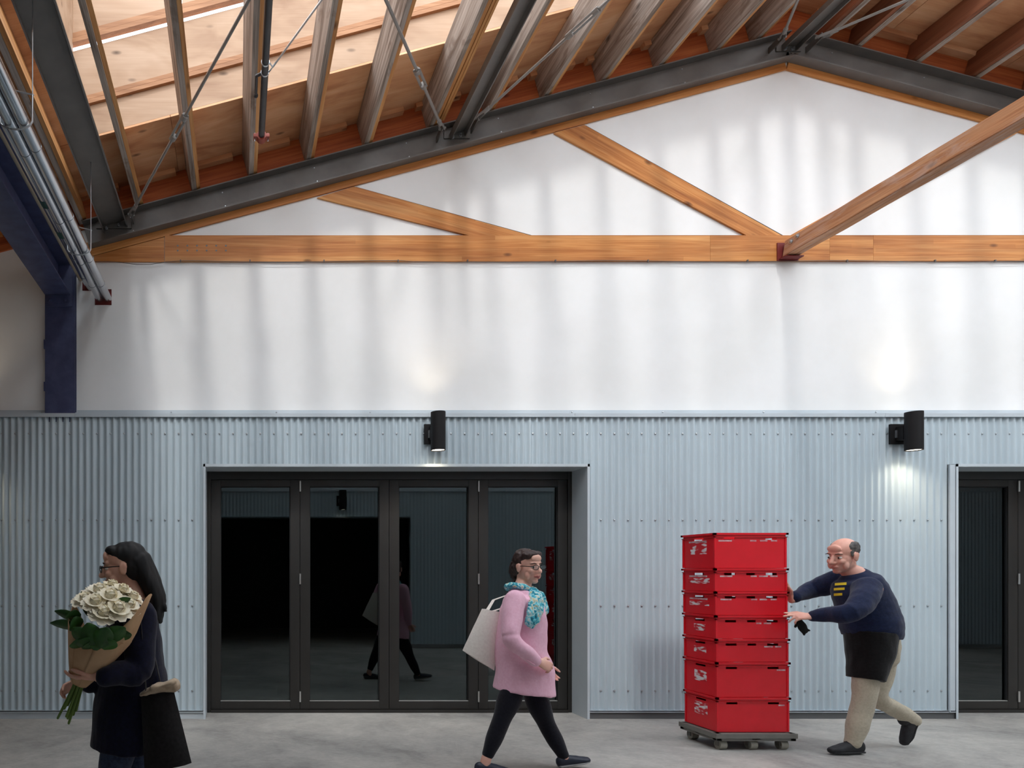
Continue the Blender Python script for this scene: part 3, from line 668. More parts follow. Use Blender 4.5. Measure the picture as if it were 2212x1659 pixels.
sconce(1.97, YF + .088, -1, 'black cylinder wall light on the opposite wall, seen only as a reflection', 13)

# ------------------------------------------------------------------ crates on a dolly
CX, CYF, CD, CW = 4.203, 5.5, .4, .592
def crate(z, h, lab, dx, kind):
    root = empty('plastic_crate', (CX + dx, CYF + CD / 2, z), lab, 'crate', 'red crates stacked on the dolly')
    q = MB(); a, b_ = CW / 2, CD / 2; ta = .006; t = .006
    q.box((-a + .012, -b_ + .012, .0), (a - .012, b_ - .012, .006))
    sh = h - .032                                     # slots sit under the rim
    def wall(axis, s_):
        half = a if axis == 'x' else b_; off = (b_ if axis == 'x' else a) - ta
        slots = [(-.17, .09), (0, .07), (.17, .09)] if axis == 'x' else [(0, .12)]
        if h > .25 and axis == 'x': slots = [(-.17, .09), (.17, .09)]
        def bx(u0, u1, z0, z1):
            lo, hi = (off - t, off) if s_ > 0 else (-off, -off + t)
            q.box((u0, lo, z0), (u1, hi, z1)) if axis == 'x' else q.box((lo, u0, z0), (hi, u1, z1))
        hw = half - ta - (0 if axis == 'x' else t)
        s0, s1 = sh - .022, sh
        bx(-hw, hw, .004, s0); bx(-hw, hw, s1, h)
        u = -hw
        for c_, w_ in slots: bx(u, c_ - w_ / 2, s0, s1); u = c_ + w_ / 2
        bx(u, hw, s0, s1)
    for ax in 'xy':
        for s_ in (-1, 1): wall(ax, s_)
    body = q.build('shell', 'red', root, None)
    for nm, z0, z1, g in (('rim', h - .014, h + .002, .008), ('rib', h - .034, h - .029, .004)):
        q = MB()
        for s_ in (-1, 1):
            q.box((-a - g, min(s_ * (b_ - .012), s_ * (b_ + g)), z0), (a + g, max(s_ * (b_ - .012), s_ * (b_ + g)), z1))
            q.box((min(s_ * (a - .012), s_ * (a + g)), -b_ - g, z0), (max(s_ * (a - .012), s_ * (a + g)), b_ + g, z1))
        q.build(nm, 'red', root, None)
    q = MB()
    for sx_ in (-1, 1):
        for sy_ in (-1, 1): q.box((sx_ * a - .014 if sx_ > 0 else -a, sy_ * b_ - .014 if sy_ > 0 else -b_, .004), (sx_ * a if sx_ > 0 else -a + .014, sy_ * b_ if sy_ > 0 else -b_ + .014, h - .03), bev=.003)
    q.build('corner_post', 'red', root, None)
    def decal(side, u0, u1, z0, z1, m_, nm):
        off = (b_ if side == 'front' else a) - ta
        if side == 'front': MB().box((u0, -off - .0012, z0), (u1, -off, z1)).build(nm, m_, root, None)
        else: MB().box((-off - .0012, u0, z0), (-off, u1, z1)).build(nm, m_, root, None)
    zs = h - .056
    for u0, u1 in kind['strips']: decal('front', u0, u1, zs - .012, zs + .0, 'sticker', 'sticker')
    if kind.get('endstrip'): decal('end', -.1, .12, zs - .014, zs, 'sticker', 'sticker')
    w_, hh, zc = kind['logo']; decal('end', -w_ / 2 + .0, w_ / 2, zc - hh / 2, zc + hh / 2, 'print', 'worn_print')
    return root
hs = [.284, .286, .189, .189, .193, .188, .288]      # bottom to top
names = ['bottom crate of the red stack, tall, standing on the grey dolly', 'tall red crate second from the bottom of the stack', 'shallow red crate third from the bottom, small white square print', 'shallow red crate in the middle of the stack, square white print',
         'shallow red crate third from the top, beside the far sleeve', 'shallow red crate second from the top with white stickers under rim', 'tall red crate on top of the stack with white emblem print']
kinds = [dict(strips=[(.21, .26)], logo=(.16, .10, .16)), dict(strips=[(.2, .27)], logo=(.15, .09, .15)), dict(strips=[(.1, .17), (.19, .24)], logo=(.15, .05, .085)), dict(strips=[(.04, .08), (.1, .16)], logo=(.14, .055, .08)),
         dict(strips=[(-.25, -.16), (.0, .05), (.07, .13), (.16, .21)], endstrip=1, logo=(.24, .035, .09)), dict(strips=[(-.25, -.15), (.0, .05), (.07, .14), (.16, .22)], endstrip=1, logo=(.26, .045, .085)), dict(strips=[(-.26, -.15), (.0, .05), (.08, .14), (.17, .22)], endstrip=1, logo=(.2, .1, .17))]
z = .1435
for i, h in enumerate(hs):
    crate(z, h - .0008, names[i], .004 - .0035 * i, kinds[i]); z += h + .0022
dl = empty('dolly', (CX + .01, CYF + .2, 0), 'low grey dolly with casters under the red crate stack', 'dolly')
q = MB(); a, b_ = .325, .225
for lo, hi in (((-a, -b_, .078), (a, -b_ + .05, .14)), ((-a, b_ - .05, .078), (a, b_, .14)), ((-a, -b_, .078), (-a + .05, b_, .14)), ((a - .05, -b_, .078), (a, b_, .14)), ((-.04, -b_, .085), (.04, b_, .138)), ((-a, -.03, .085), (a, .03, .138))): q.box(lo, hi, bev=.006)
q.box((-a - .008, -b_ - .008, .10), (a + .008, -b_, .14), bev=.003).box((-a - .008, -b_, .10), (-a, b_ + .008, .14), bev=.003)
q.build('deck_frame', 'dolly', dl, None)
for x in (-.25, 0, .25):
    for y in (-.17, .17):
        q = MB().cyl((x - .028, y, .04), (x + .028, y, .04), .039, 20); c_ = q.build('wheel', 'caster', dl)
        MB().box((x - .036, y - .02, .03), (x - .03, y + .02, .085)).box((x + .03, y - .02, .03), (x + .036, y + .02, .085)).box((x - .036, y - .02, .0795), (x + .036, y + .02, .085)).build('caster_fork', 'dolly', dl, None)

# ------------------------------------------------------------------ people
def solid(mb, name, m, root, voxel=.006, smooth=4, wr=None, seed=0):
    """one continuous surface out of overlapping closed shapes"""
    me = mb.mesh('tmp'); o = bpy.data.objects.new('tmp', me); C.objects.link(o)
    r = o.modifiers.new('r', 'REMESH'); r.mode = 'VOXEL'; r.voxel_size = voxel; r.use_smooth_shade = True
    sm_ = o.modifiers.new('s', 'SMOOTH'); sm_.factor = .5; sm_.iterations = smooth
    dg = bpy.context.evaluated_depsgraph_get(); out = bpy.data.meshes.new_from_object(o.evaluated_get(dg)); out.name = name
    bpy.data.objects.remove(o); bpy.data.meshes.remove(me)
    if wr:
        amp, sc = wr; sc = Vector(sc) if isinstance(sc, tuple) else Vector((sc, sc, sc)); off = Vector((seed * 7.3, seed * 3.1, 0))
        nn = [v.normal.copy() for v in out.vertices]
        for v, n_ in zip(out.vertices, nn):
            q_ = Vector((v.co.x * sc.x, v.co.y * sc.y, v.co.z * sc.z)) + off
            v.co += n_ * amp * (noise.noise(q_) + .5 * noise.noise(q_ * 2.1))
    out.polygons.foreach_set('use_smooth', [True] * len(out.polygons))
    o = link(out, name, m); return inv_child(o, root)
def spl(pts, n=4):
    """smooth curve through (point, radius) stations"""
    ps = [Vector(p) for p, _ in pts]; rs = [r if isinstance(r, tuple) else (r, r) for _, r in pts]; op, orr = [], []
    for i in range(len(ps) - 1):
        p0, p1, p2, p3 = ps[max(i - 1, 0)], ps[i], ps[i + 1], ps[min(i + 2, len(ps) - 1)]
        for k in range(n):
            t = k / n
            op.append(.5 * (2 * p1 + (p2 - p0) * t + (2 * p0 - 5 * p1 + 4 * p2 - p3) * t * t + (3 * p1 - p0 - 3 * p2 + p3) * t ** 3))
            tt = t * t * (3 - 2 * t); orr.append(tuple(rs[i][j] * (1 - tt) + rs[i + 1][j] * tt for j in (0, 1)))
    return op + [ps[-1]], orr + [rs[-1]]
def limb(mb, pts, ref=None, n=20, caps='round'):
    p, r = spl(pts); mb.tube(p, r, n, ref, caps); return mb
def axes(yaw, pitch=0, roll=0):
    """head frame: yaw about Z from +X, pitch down positive"""
    f = Vector((math.cos(yaw) * math.cos(pitch), math.sin(yaw) * math.cos(pitch), -math.sin(pitch)))
    l = Vector((-math.sin(yaw), math.cos(yaw), 0)); u = f.cross(l)
    q = Matrix.Rotation(roll, 3, f); return f, q @ l, q @ u
def head(mb, c, fr, s=1.0, neck=None, male=False):
    f, l, u = fr; at = lambda a, b, d: c + (f * a + l * b + u * d) * s; E = lambda p, r: mb.ball(at(*p), tuple(x * s for x in r), fr, 20, 14)
    E((-.012, 0, .036), (.094, .074, .084)); E((.022, 0, -.02), (.07, .064, .085)); E((.03, 0, -.062), (.058, .05, .055))
    E((.066, 0, -.1), (.022, .026, .018)); E((.0, 0, -.06), (.06, .058, .05))
    E((.074, 0, .03), (.02, .05, .016)); E((.076, 0, .062), (.018, .045, .03))
    for s_ in (-1, 1):
        E((.066, s_ * .036, -.028), (.024, .022, .022)); E((.05, s_ * .05, -.06), (.02, .016, .03))
        E((-.006, s_ * .078, -.008), (.02, .01, .032)); E((-.014, s_ * .082, .004), (.014, .008, .02))
    mb.tube([at(.088, 0, .018), at(.1, 0, -.008), at(.112, 0, -.03)], [(.01 * s, .008 * s), (.012 * s, .011 * s), (.014 * s, .016 * s)], 12, l)
    E((.1, .011, -.034), (.012, .008, .008)); E((.1, -.011, -.034), (.012, .008, .008))
    E((.09, 0, -.06), (.012, .024, .007)); E((.088, 0, -.072), (.013, .022, .008))
    if neck is not None: limb(mb, [(at(-.02, 0, -.04), .056 * s), (at(-.028, 0, -.1), .054 * s), (neck, .06 * s)])
def face_bits(root, c, fr, s, lips='lips', glasses=None, brow='brow'):
    f, l, u = fr; at = lambda a, b, d: c + (f * a + l * b + u * d) * s
    for s_ in (-1, 1):
        e = kid(MB().ball(at(.0765, s_ * .032, .002), (.012 * s, .013 * s, .0075 * s), fr, 14, 10), 'eye', 'eyewhite', root)
        pu = MB().ball(at(.0862, s_ * .032 - .001, .002), (.0038 * s, .0065 * s, .0062 * s), fr, 10, 8).build('pupil', 'pupil', None); pu.parent = e
        kid(MB().tube([at(.091, s_ * .016, .027), at(.0915, s_ * .034, .032), at(.082, s_ * .054, .026)], [(.0025 * s, .004 * s), (.003 * s, .0045 * s), (.002 * s, .003 * s)], 8), 'eyebrow', brow, root)
    kid(MB().tube([at(.088, .024, -.066), at(.1, .01, -.062), at(.102, 0, -.064), at(.1, -.01, -.062), at(.088, -.024, -.066)], [.003 * s, .0055 * s, .005 * s, .0055 * s, .003 * s], 8).tube([at(.09, .02, -.068), at(.1, 0, -.074), at(.09, -.02, -.068)], [.003 * s, .006 * s, .003 * s], 8), 'lips', lips, root)
    if glasses:
        q = MB()
        for s_ in (-1, 1):
            ring = [at(.108, s_ * .034 + .027 * math.cos(t), .002 + .017 * math.sin(t)) for t in [2 * math.pi * k / 16 for k in range(17)]]
            q.tube(ring, .0022 * s, 6)
            q.tube([at(.106, s_ * .06, .008), at(.05, s_ * .076, .008), at(-.01, s_ * .08, .006)], .0026 * s, 6)
        q.tube([at(.109, -.008, .006), at(.112, 0, .008), at(.109, .008, .006)], .0022 * s, 6)
        g = kid(q, 'glasses', glasses, root)
        for s_ in (-1, 1):
            n = 16; q = MB()
            for dx in (0, .0012): q.bm.faces.new([q.bm.verts.new(at(.108 + dx, s_ * .034 + .026 * math.cos(2 * math.pi * k / n), .002 + .016 * math.sin(2 * math.pi * k / n))) for k in range(n)])
            o = q.build('lens', M['lens'], None); o.parent = g
m = M['lens'] = bpy.data.materials.new('clear lens'); m.use_nodes = True; nt = m.node_tree; nt.nodes.remove(nt.nodes['Principled BSDF'])
a1 = nd(m, 'ShaderNodeBsdfTransparent'); a2 = nd(m, 'ShaderNodeBsdfGlossy'); a2.inputs['Roughness'].default_value = .02; a3 = nd(m, 'ShaderNodeMixShader'); a3.inputs[0].default_value = .08
lk(m, a1.outputs[0], a3.inputs[1]); lk(m, a2.outputs[0], a3.inputs[2]); lk(m, a3.outputs[0], nt.nodes['Material Output'].inputs[0])
def hand(mb, w_, d, nrm, side, curl=(.3, .35, .4, .45), s=1.0, thumb=.3):
    d = Vector(d).normalized(); nrm = Vector(nrm); nrm = (nrm - d * nrm.dot(d)).normalized(); side = Vector(side); side = (side - d * side.dot(d) - nrm * side.dot(nrm)).normalized()
    mb.tube([w_ - d * .03 * s, w_ + d * .02 * s, w_ + d * .06 * s, w_ + d * .092 * s], [(.027 * s, .021 * s), (.035 * s, .018 * s), (.042 * s, .015 * s), (.039 * s, .012 * s)], 16, side)
    for k, (ln, cu) in enumerate(zip((.07, .08, .074, .058), curl)):
        p = w_ + (d * (.086 - .004 * abs(k - 1)) + side * (.031 - .0205 * k)) * s; spread = side * (.07 - .05 * k); pts = [p - d * .015 * s, p]; ang = 0
        for seg, fr_ in ((.45, .6), (.32, 1.0), (.23, .8)):
            ang += cu * fr_; v = (d + spread) * math.cos(ang) + nrm * math.sin(ang); pts.append(pts[-1] + v.normalized() * ln * seg * s)
        mb.tube(pts, [.0095 * s, .0098 * s, .009 * s, .0082 * s, .0068 * s], 10)
    p = w_ + (d * .025 + side * .026) * s; v1 = (d * .7 + side * .7 + nrm * thumb).normalized(); p2 = p + v1 * .045 * s; v2 = (d * .95 + side * .25 + nrm * (thumb + .1)).normalized()
    mb.tube([p, p2, p2 + v2 * .03 * s, p2 + v2 * .045 * s], [.0125 * s, .0115 * s, .0098 * s, .007 * s], 10)
def shoe(root, heel, toe, m, sole, ankle, s=1.0, low=False):
    heel, toe = Vector(heel), Vector(toe); d = (toe - heel); L = d.length; d.normalize(); upv = (Vector(ankle) - heel); upv = (upv - d * upv.dot(d)).normalized(); lat = upv.cross(d)
    at = lambda a, h_: heel + d * (L * a) + upv * (h_ * s)
    q = MB(); limb(q, [(at(a_, h_), (w_, r_ * s)) for a_, h_, w_, r_ in ((.1, .04, .034, .042), (.3, .042, .037, .042), (.55, .036, .043, .034), (.78, .028, .044, .026), (.93, .024, .034, .02))], lat, 18)
    if not low: limb(q, [(at(.24, .05), (.036, .05)), (at(.26, .09), (.042, .056))], lat, 18)
    solid(q, 'shoe', m, root, .005, 3)
    q = MB(); limb(q, [(at(.05, .012), (.036, .012)), (at(.35, .012), (.038, .012)), (at(.7, .012), (.048, .012)), (at(.95, .014), (.032, .01))], lat, 18)
    solid(q, 'shoe_sole', sole, root, .005, 1)
    if not low:
        q = MB()
        for k in range(4): q.tube([at(.42 + .07 * k, .077 - .008 * k) + lat * .02, at(.42 + .07 * k, .083 - .008 * k), at(.42 + .07 * k, .077 - .008 * k) - lat * .02], .004, 6)
        kid(q, 'laces', m, root)

# --- woman in the pink coat, walking right
Y0 = 4.93
Q = lambda x, y, dy=0: P(x, y, Y0 + dy)
pw = empty('person', Vector((Q(1130, 1600).x, Y0, 0)), 'person in a pink coat and black leggings walking right with a white tote bag', 'person')
fr = axes(R(-68), R(4), R(2)); hc = Q(1140, 1224)
body = MB(); nb = Q(1126, 1276)
head(body, hc, fr, 1.02, nb)
limb(body, [(Q(1128, 1440), (.12, .13)), (Q(1124, 1400), (.12, .13)), (Q(1128, 1330), (.125, .15)), (Q(1126, 1295), (.09, .15)), (nb, .06)], (1, -.3, 0))
RS, RE, RW = Q(1108, 1300, -.16), Q(1106, 1382, -.25), Q(1158, 1428, -.24)
LS, LE, LW = Q(1140, 1300, .16), Q(1150, 1385, .2), Q(1172, 1432, .1)
for a_, b_, c_ in ((RS, RE, RW), (LS, LE, LW)): limb(body, [(a_, .05), (b_, .038), (c_, .026)])
hand(body, RW + Vector((.02, 0, -.005)), Vector((.88, .1, -.42)), Vector((-.3, .9, -.2)), Vector((.3, -.1, .9)), (.5, .6, .7, .8), .95)
hand(body, LW + Vector((.01, 0, -.02)), Vector((.5, -.1, -.8)), Vector((0, -.9, 0)), Vector((.8, 0, .4)), (.5, .6, .7, .8), .95)
legs = (((1116, 1470, -.075), (1083, 1556, -.09), (1050, 1640, -.08)), ((1146, 1480, .07), (1181, 1565, .08), (1222, 1642, .05)))
for h_, k_, a_ in legs: limb(body, [(Q(*h_), .066), (Q(*k_), .046), (Q(*a_), .034)])
A1, A2 = Q(1050, 1640, -.08), Q(1222, 1642, .05)
limb(body, [(A1, .036), (A1 + Vector((.0, 0, -.05)), .035), (A1 + Vector((.1, 0, -.07)), .025)]); limb(body, [(A2, .034), (A2 + Vector((.01, 0, -.02)), .03), (A2 + Vector((.09, 0, -.018)), .02)])
solid(body, 'body', 'skin_a', pw, .0045, 2)
face_bits(pw, hc, fr, 1.02, 'lips', 'black')
q = MB(); limb(q, [(Q(1130, 1494), (.215, .215)), (Q(1133, 1452), (.2, .205)), (Q(1126, 1405), (.178, .168)), (Q(1128, 1355), (.168, .165)), (Q(1128, 1318), (.155, .178)), (Q(1126, 1296), (.125, .175)), (Q(1125, 1280), (.085, .12)), (Q(1125, 1270), (.06, .07))], (1, -.25, 0), 32, 'flat')
limb(q, [(RS + Vector((.02, .02, .01)), .075), (RS.lerp(RE, .45), .07), (RE, .062), (RE.lerp(RW, .6), .055), (RW + Vector((-.01, 0, .005)), .046)]); q.ball(RE, .066)
limb(q, [(LS, .075), (LS.lerp(LE, .5), .068), (LE, .06), (LW, .045)])
solid(q, 'coat', 'pink', pw, .007, 9, (.009, (8, 8, 5)), 1)
kid(MB().tube([Q(1124, 1419, -.24), Q(1140, 1427, -.27), Q(1154, 1436, -.27)], (.004, .012), 8), 'pocket_flap', 'pink', pw)
q = MB()
for h_, k_, a_ in legs:
    H_, K_, A_ = Q(*h_), Q(*k_), Q(*a_); limb(q, [(H_ + (K_ - H_) * .12, .074), (H_.lerp(K_, .5), .084), (K_, .062), (K_.lerp(A_, .4), .06), (A_ + (K_ - A_).normalized() * .04, .042)])
solid(q, 'leggings', 'leggings', pw, .007, 4)
shoe(pw, (A1.x - .075, A1.y, .004), (A1.x + .165, A1.y - .01, .004), 'navyshoe', 'sole', A1 + Vector((-.07, 0, .1)), low=True)
shoe(pw, (A2.x - .055, A2.y, .006), (A2.x + .18, A2.y, .045), 'navyshoe', 'whitesole', A2 + Vector((-.08, 0, .1)), low=True)
f, l, u = fr; at = lambda a, b, d: hc + f * a + l * b + u * d
q = MB(); q.ball(at(-.03, 0, .05), (.088, .085, .085), fr, 20, 14).ball(at(-.052, 0, .0), (.07, .078, .075), fr, 20, 14)
q.ball(at(.03, -.045, .082), (.045, .035, .03), fr, 14, 10).ball(at(.03, .04, .088), (.045, .04, .028), fr, 14, 10).ball(at(.035, 0, .092), (.05, .06, .03), fr, 14, 10)
limb(q, [(at(-.1, 0, .01), .05), (at(-.13, .01, -.04), .045), (at(-.13, .02, -.1), .03), (at(-.11, .03, -.15), .015)])
solid(q, 'hair', 'hair_brown', pw, .006, 2, (.008, 30), 2)
q = MB()
ring = [Q(1125, 1270) + Vector((.085 * math.cos(t), .08 * math.sin(t), -.012 * math.cos(t) + .012 * math.sin(2 * t))) for t in [2 * math.pi * k / 20 for k in range(21)]]
q.tube(ring, (.022, .032), 12)
limb(q, [(Q(1150, 1278, -.08), (.03, .045)), (Q(1158, 1292, -.14), (.028, .05)), (Q(1158, 1312, -.185), (.02, .06)), (Q(1150, 1338, -.2), (.016, .055)), (Q(1142, 1352, -.19), (.012, .035))], (0, 1, 0))
limb(q, [(Q(1160, 1285, -.04), (.03, .05)), (Q(1170, 1310, -.06), (.02, .05)), (Q(1168, 1335, -.1), (.015, .04))], (0, 1, 0))
solid(q, 'scarf', 'scarf', pw, .006, 2, (.008, 24), 3)
# white tote bag on the far shoulder
tb = empty('tote_bag', Q(1030, 1370, .1), 'white canvas tote bag hanging behind the back of the person in pink', 'bag')
cs = [Q(1041, 1315, .06), Q(1082, 1322, .06), Q(1068, 1449, .06), Q(999, 1405, .06)]
q = MB(); nv = Vector((0, .09, 0)); g = 7
def quadp(a, b): return cs[0] * (1 - a) * (1 - b) + cs[1] * a * (1 - b) + cs[2] * a * b + cs[3] * (1 - a) * b
vs = []; fs = []
for side in (0, 1):
    for i in range(g + 1):
        for j in range(g + 1):
            a, b = i / g, j / g; bul = math.sin(math.pi * a) ** .6 * (.25 + .75 * math.sin(math.pi * min(1, b * .62 + .1)))
            vs.append(quadp(a, b) + nv * .55 * bul * (1 if side else -1) + Vector((0, 0, .006 * noise.noise(Vector((a * 3, b * 3, side))))))
N = (g + 1) ** 2
for side in (0, 1):
    for i in range(g):
        for j in range(g): k = side * N + i * (g + 1) + j; fs.append((k, k + 1, k + g + 2, k + g + 1))
edge = [i * (g + 1) for i in range(g + 1)] + [g * (g + 1) + j for j in range(1, g + 1)] + [i * (g + 1) + g for i in range(g - 1, -1, -1)] + [j for j in range(g - 1, 0, -1)]
for a, b in zip(edge, edge[1:] + edge[:1]): fs.append((a, b, b + N, a + N))
q.verts_faces(vs, fs); kid(q, 'bag_body', 'canvas', tb, 70)
q = MB(); q.tube([cs[0].lerp(cs[1], .3), Q(1066, 1296, .14), Q(1100, 1284, .17), Q(1118, 1284, .18), Q(1096, 1310, .2), cs[0].lerp(cs[1], .7) + Vector((0, .03, 0))], (.003, .014), 8); kid(q, 'strap', 'canvas', tb)

# --- man pushing the crates
Y0 = 5.42
pm = empty('person', Vector((Q(1860, 1600).x, Y0, 0)), 'person in a navy sweatshirt, black apron and khaki trousers pushing red crates', 'person')
fr = axes(R(193), R(12), R(-4)); hc = Q(1821, 1200); nb = Q(1848, 1240)
body = MB(); head(body, hc, fr, 1.14, nb)
limb(body, [(Q(1888, 1395), (.13, .12)), (Q(1876, 1340), (.15, .13)), (Q(1856, 1280), (.14, .14)), (nb, .07)], (1, 0, 0))
RS, RE, RW = Q(1886, 1272, -.17), Q(1838, 1322, -.3), Q(1757, 1331, -.08)
LS, LE, LW = Q(1806, 1256, .16), Q(1757, 1272, .3), Q(1712, 1290, .2)
for a_, b_, c_ in ((RS, RE, RW), (LS, LE, LW)): limb(body, [(a_, .06), (b_, .046), (c_, .032)])
hand(body, Q(1750, 1331, -.075), Vector((-1, .12, .0)), Vector((0, .5, -.8)), Vector((-.05, .8, .5)), (-.02, .1, .6, .8), 1.1, .2)
hand(body, LW + Vector((-.02, 0, .0)), Vector((-.35, .1, .9)), Vector((-1, 0, -.2)), Vector((0, -1, .1)), (.1, .1, .12, .15), 1.08)
legs = (((1871, 1456, -.055), (1866, 1510, -.06), (1842, 1604, -.04)), ((1915, 1395, .1), (1893, 1505, .13), (1973, 1556, .16)))
for h_, k_, a_ in legs: limb(body, [(Q(*h_), .06), (Q(*k_), .044), (Q(*a_), .034)])
solid(body, 'body', 'skin_b', pm, .005, 2)
face_bits(pm, hc, fr, 1.14, 'lips_pale', None, 'brow')
f, l, u = fr; s = 1.14; at = lambda a, b, d: hc + (f * a + l * b + u * d) * s
q = MB(); q.ball(at(-.05, 0, .034), (.066, .08, .066), fr, 20, 14)
for s_ in (-1, 1): q.ball(at(-.024, s_ * .056, .052), (.062, .026, .052), fr, 16, 12); q.ball(at(.012, s_ * .07, .02), (.018, .008, .028), fr, 12, 10)
solid(q, 'hair', 'hair_grey', pm, .006, 2, (.004, 40), 4)
q = MB(); limb(q, [(Q(1882, 1376), (.19, .175)), (Q(1882, 1352), (.205, .19)), (Q(1872, 1318), (.195, .185)), (Q(1858, 1280), (.185, .18)), (Q(1852, 1256), (.15, .17)), (Q(1848, 1243), (.1, .11)), (Q(1845, 1235), (.075, .075))], (1, 0, 0), 32, 'flat')
limb(q, [(RS + Vector((-.02, .03, .0)), .095), (RS.lerp(RE, .4), .092), (RE, .075), (RE.lerp(RW, .6), .058), (RW + Vector((.0, 0, 0)), .043)])
limb(q, [(LS, .095), (LS.lerp(LE, .5), .085), (LE, .07), (LW + Vector((.02, 0, 0)), .046)])
sw_ = solid(q, 'sweatshirt', 'navy', pm, .007, 4, (.008, (7, 7, 10)), 5)
q = MB(); limb(q, [(Q(1882, 1366, -.02), (.175, .17)), (Q(1880, 1405, -.03), (.15, .165)), (Q(1874, 1440, -.045), (.115, .15)), (Q(1870, 1467, -.05), (.1, .14))], (1, 0, 0), 32, 'flat'); solid(q, 'apron', 'apron', pm, .007, 3, (.006, (10, 10, 4)), 6)
q = MB()
for (h_, k_, a_), rr in zip(legs, ((.09, .086, .08, .072, .06), (.095, .085, .076, .066, .054))):
    H_, K_, A_ = Q(*h_), Q(*k_), Q(*a_); limb(q, [(H_, rr[0]), (H_.lerp(K_, .5), rr[1]), (K_, rr[2]), (K_.lerp(A_, .5), rr[3]), (A_, rr[4])])
limb(q, [(Q(1905, 1385, .04), (.12, .11)), (Q(1908, 1420, .06), (.1, .1))], (1, 0, 0))
solid(q, 'trousers', 'khaki', pm, .007, 4, (.01, (9, 9, 5)), 7)
A1 = Q(1842, 1604, -.04); A2 = Q(1973, 1556, .16)
shoe(pm, (A1.x + .085, A1.y, .004), (A1.x - .205, A1.y - .02, .004), 'blackshoe', 'sole', A1 + Vector((.08, 0, .12)), 1.3)
t2 = Q(1957, 1616, .16); t2.z = max(t2.z, .02)
shoe(pm, A2 + Vector((.05, 0, .03)), (t2.x - .0, t2.y, .012), 'blackshoe', 'sole', A2 + Vector((-.08, 0, .01)), 1.2)
# yellow print on the chest, laid on the cloth
bv = BVHTree.FromObject(sw_, bpy.context.evaluated_depsgraph_get()); off = sw_.matrix_basis.translation
eye = Vector((.6, -.4, 1.4))
tgt0 = Q(1813, 1272)
for k, (cy, wd) in enumerate(((1262, 25), (1272.5, 23), (1284, 18))):
    vs = []; fs = []; n = 6
    for i in range(n + 1):
        for j in (0, 1):
            x = (1802 + 2 * (k == 0) + wd * i / n) + (2.5 if j else -2.5) * .0; y = cy + (2.6 if j else -2.6) - .06 * (x - 1812)
            dirv = (P(x, y, Y0) - Vector((0, 0, H))).normalized()
            hit = bv.ray_cast(Vector((0, 0, H)) , dirv)
            if hit[0] is None: hit = bv.ray_cast(Vector((0, 0, H)) + pm.location * 0, dirv)
            vs.append((hit[0], hit[1]) if hit[0] is not None else None)
    if all(v is not None for v in vs):
        nn = len(vs); V = [v + n_ * .003 for v, n_ in vs] + [v - n_ * .002 for v, n_ in vs]
        for i in range(n): fs += [(2 * i, 2 * i + 1, 2 * i + 3, 2 * i + 2), (nn + 2 * i, nn + 2 * i + 2, nn + 2 * i + 3, nn + 2 * i + 1)]
        q = MB(); q.verts_faces(V, fs); kid(q, 'yellow_print', 'yellow', pm)
gp = empty('glove', Q(1733, 1352, -.03), 'small black glove dangling from the hand beside the red crates', 'glove')
q = MB(); limb(q, [(Q(1726, 1342, -.035), (.026, .012)), (Q(1733, 1354, -.035), (.036, .016)), (Q(1740, 1366, -.035), (.026, .01))], (1, 0, 0)); limb(q, [(Q(1722, 1345, -.035), .012), (Q(1718, 1354, -.035), .009)])
limb(q, [(Q(1742, 1360, -.035), .01), (Q(1748, 1362, -.035), .008)]); limb(q, [(Q(1736, 1364, -.035), .01), (Q(1737, 1371, -.035), .008)])
solid(q, 'glove_body', 'apron', gp, .004, 1)

# --- woman with the bouquet, walking left, nearest to the camera
Y0 = 3.4
pl = empty('person', Vector((Q(280, 1600).x, Y0, 0)), 'person with long black hair and dark coat carrying flowers towards the left', 'person')
fr = axes(R(184), R(6)); hc = Q(266, 1226); nb = Q(292, 1292)
body = MB(); head(body, hc, fr, 1.0, nb)
limb(body, [(Q(282, 1530), (.14, .15)), (Q(284, 1450), (.12, .13)), (Q(288, 1370), (.12, .15)), (Q(292, 1320), (.09, .15)), (nb, .06)], (1, 0, 0))
RS, RE, RW = Q(306, 1330, -.17), Q(300, 1448, -.26), Q(214, 1462, -.36)
LS, LE, LW = Q(290, 1330, .17), Q(262, 1450, .16), Q(180, 1478, -.06)
for a_, b_, c_ in ((RS, RE, RW), (LS, LE, LW)): limb(body, [(a_, .05), (b_, .04), (c_, .027)])
hand(body, RW + Vector((-.015, .01, 0)), Vector((-.95, .12, -.1)), Vector((0, .3, .9)), Vector((-.1, -.9, .3)), (.35, .4, .45, .5), .95)
hand(body, LW, Vector((-.8, -.5, -.1)), Vector((-.4, -.6, -.3)), Vector((-.2, 0, .9)), (.6, .65, .7, .75), .95)
legs = (((266, 1560, -.07), (240, 1700, -.08), (238, 1820, -.08)), ((292, 1560, .08), (300, 1710, .09), (330, 1810, .1)))
for h_, k_, a_ in legs: limb(body, [(Q(*h_), .08), (Q(*k_), .05), (Q(*a_), .034)])
solid(body, 'body', 'skin_c', pl, .005, 2)
face_bits(pl, hc, fr, 1.0, 'lips', 'black')
f, l, u = fr; at = lambda a, b, d: hc + f * a + l * b + u * d
q = MB(); q.ball(at(-.03, 0, .055), (.095, .084, .075), fr, 20, 14).ball(at(-.06, 0, .0), (.075, .082, .085), fr, 20, 14)
q.ball(at(.04, 0, .09), (.045, .06, .028), fr, 14, 10)
limb(q, [(at(-.085, 0, .02), (.065, .085)), (at(-.125, 0, -.08), (.055, .085)), (at(-.15, 0, -.17), (.05, .08)), (at(-.15, 0, -.25), (.03, .055)), (at(-.16, -.01, -.29), (.012, .03))], (1, 0, 0))
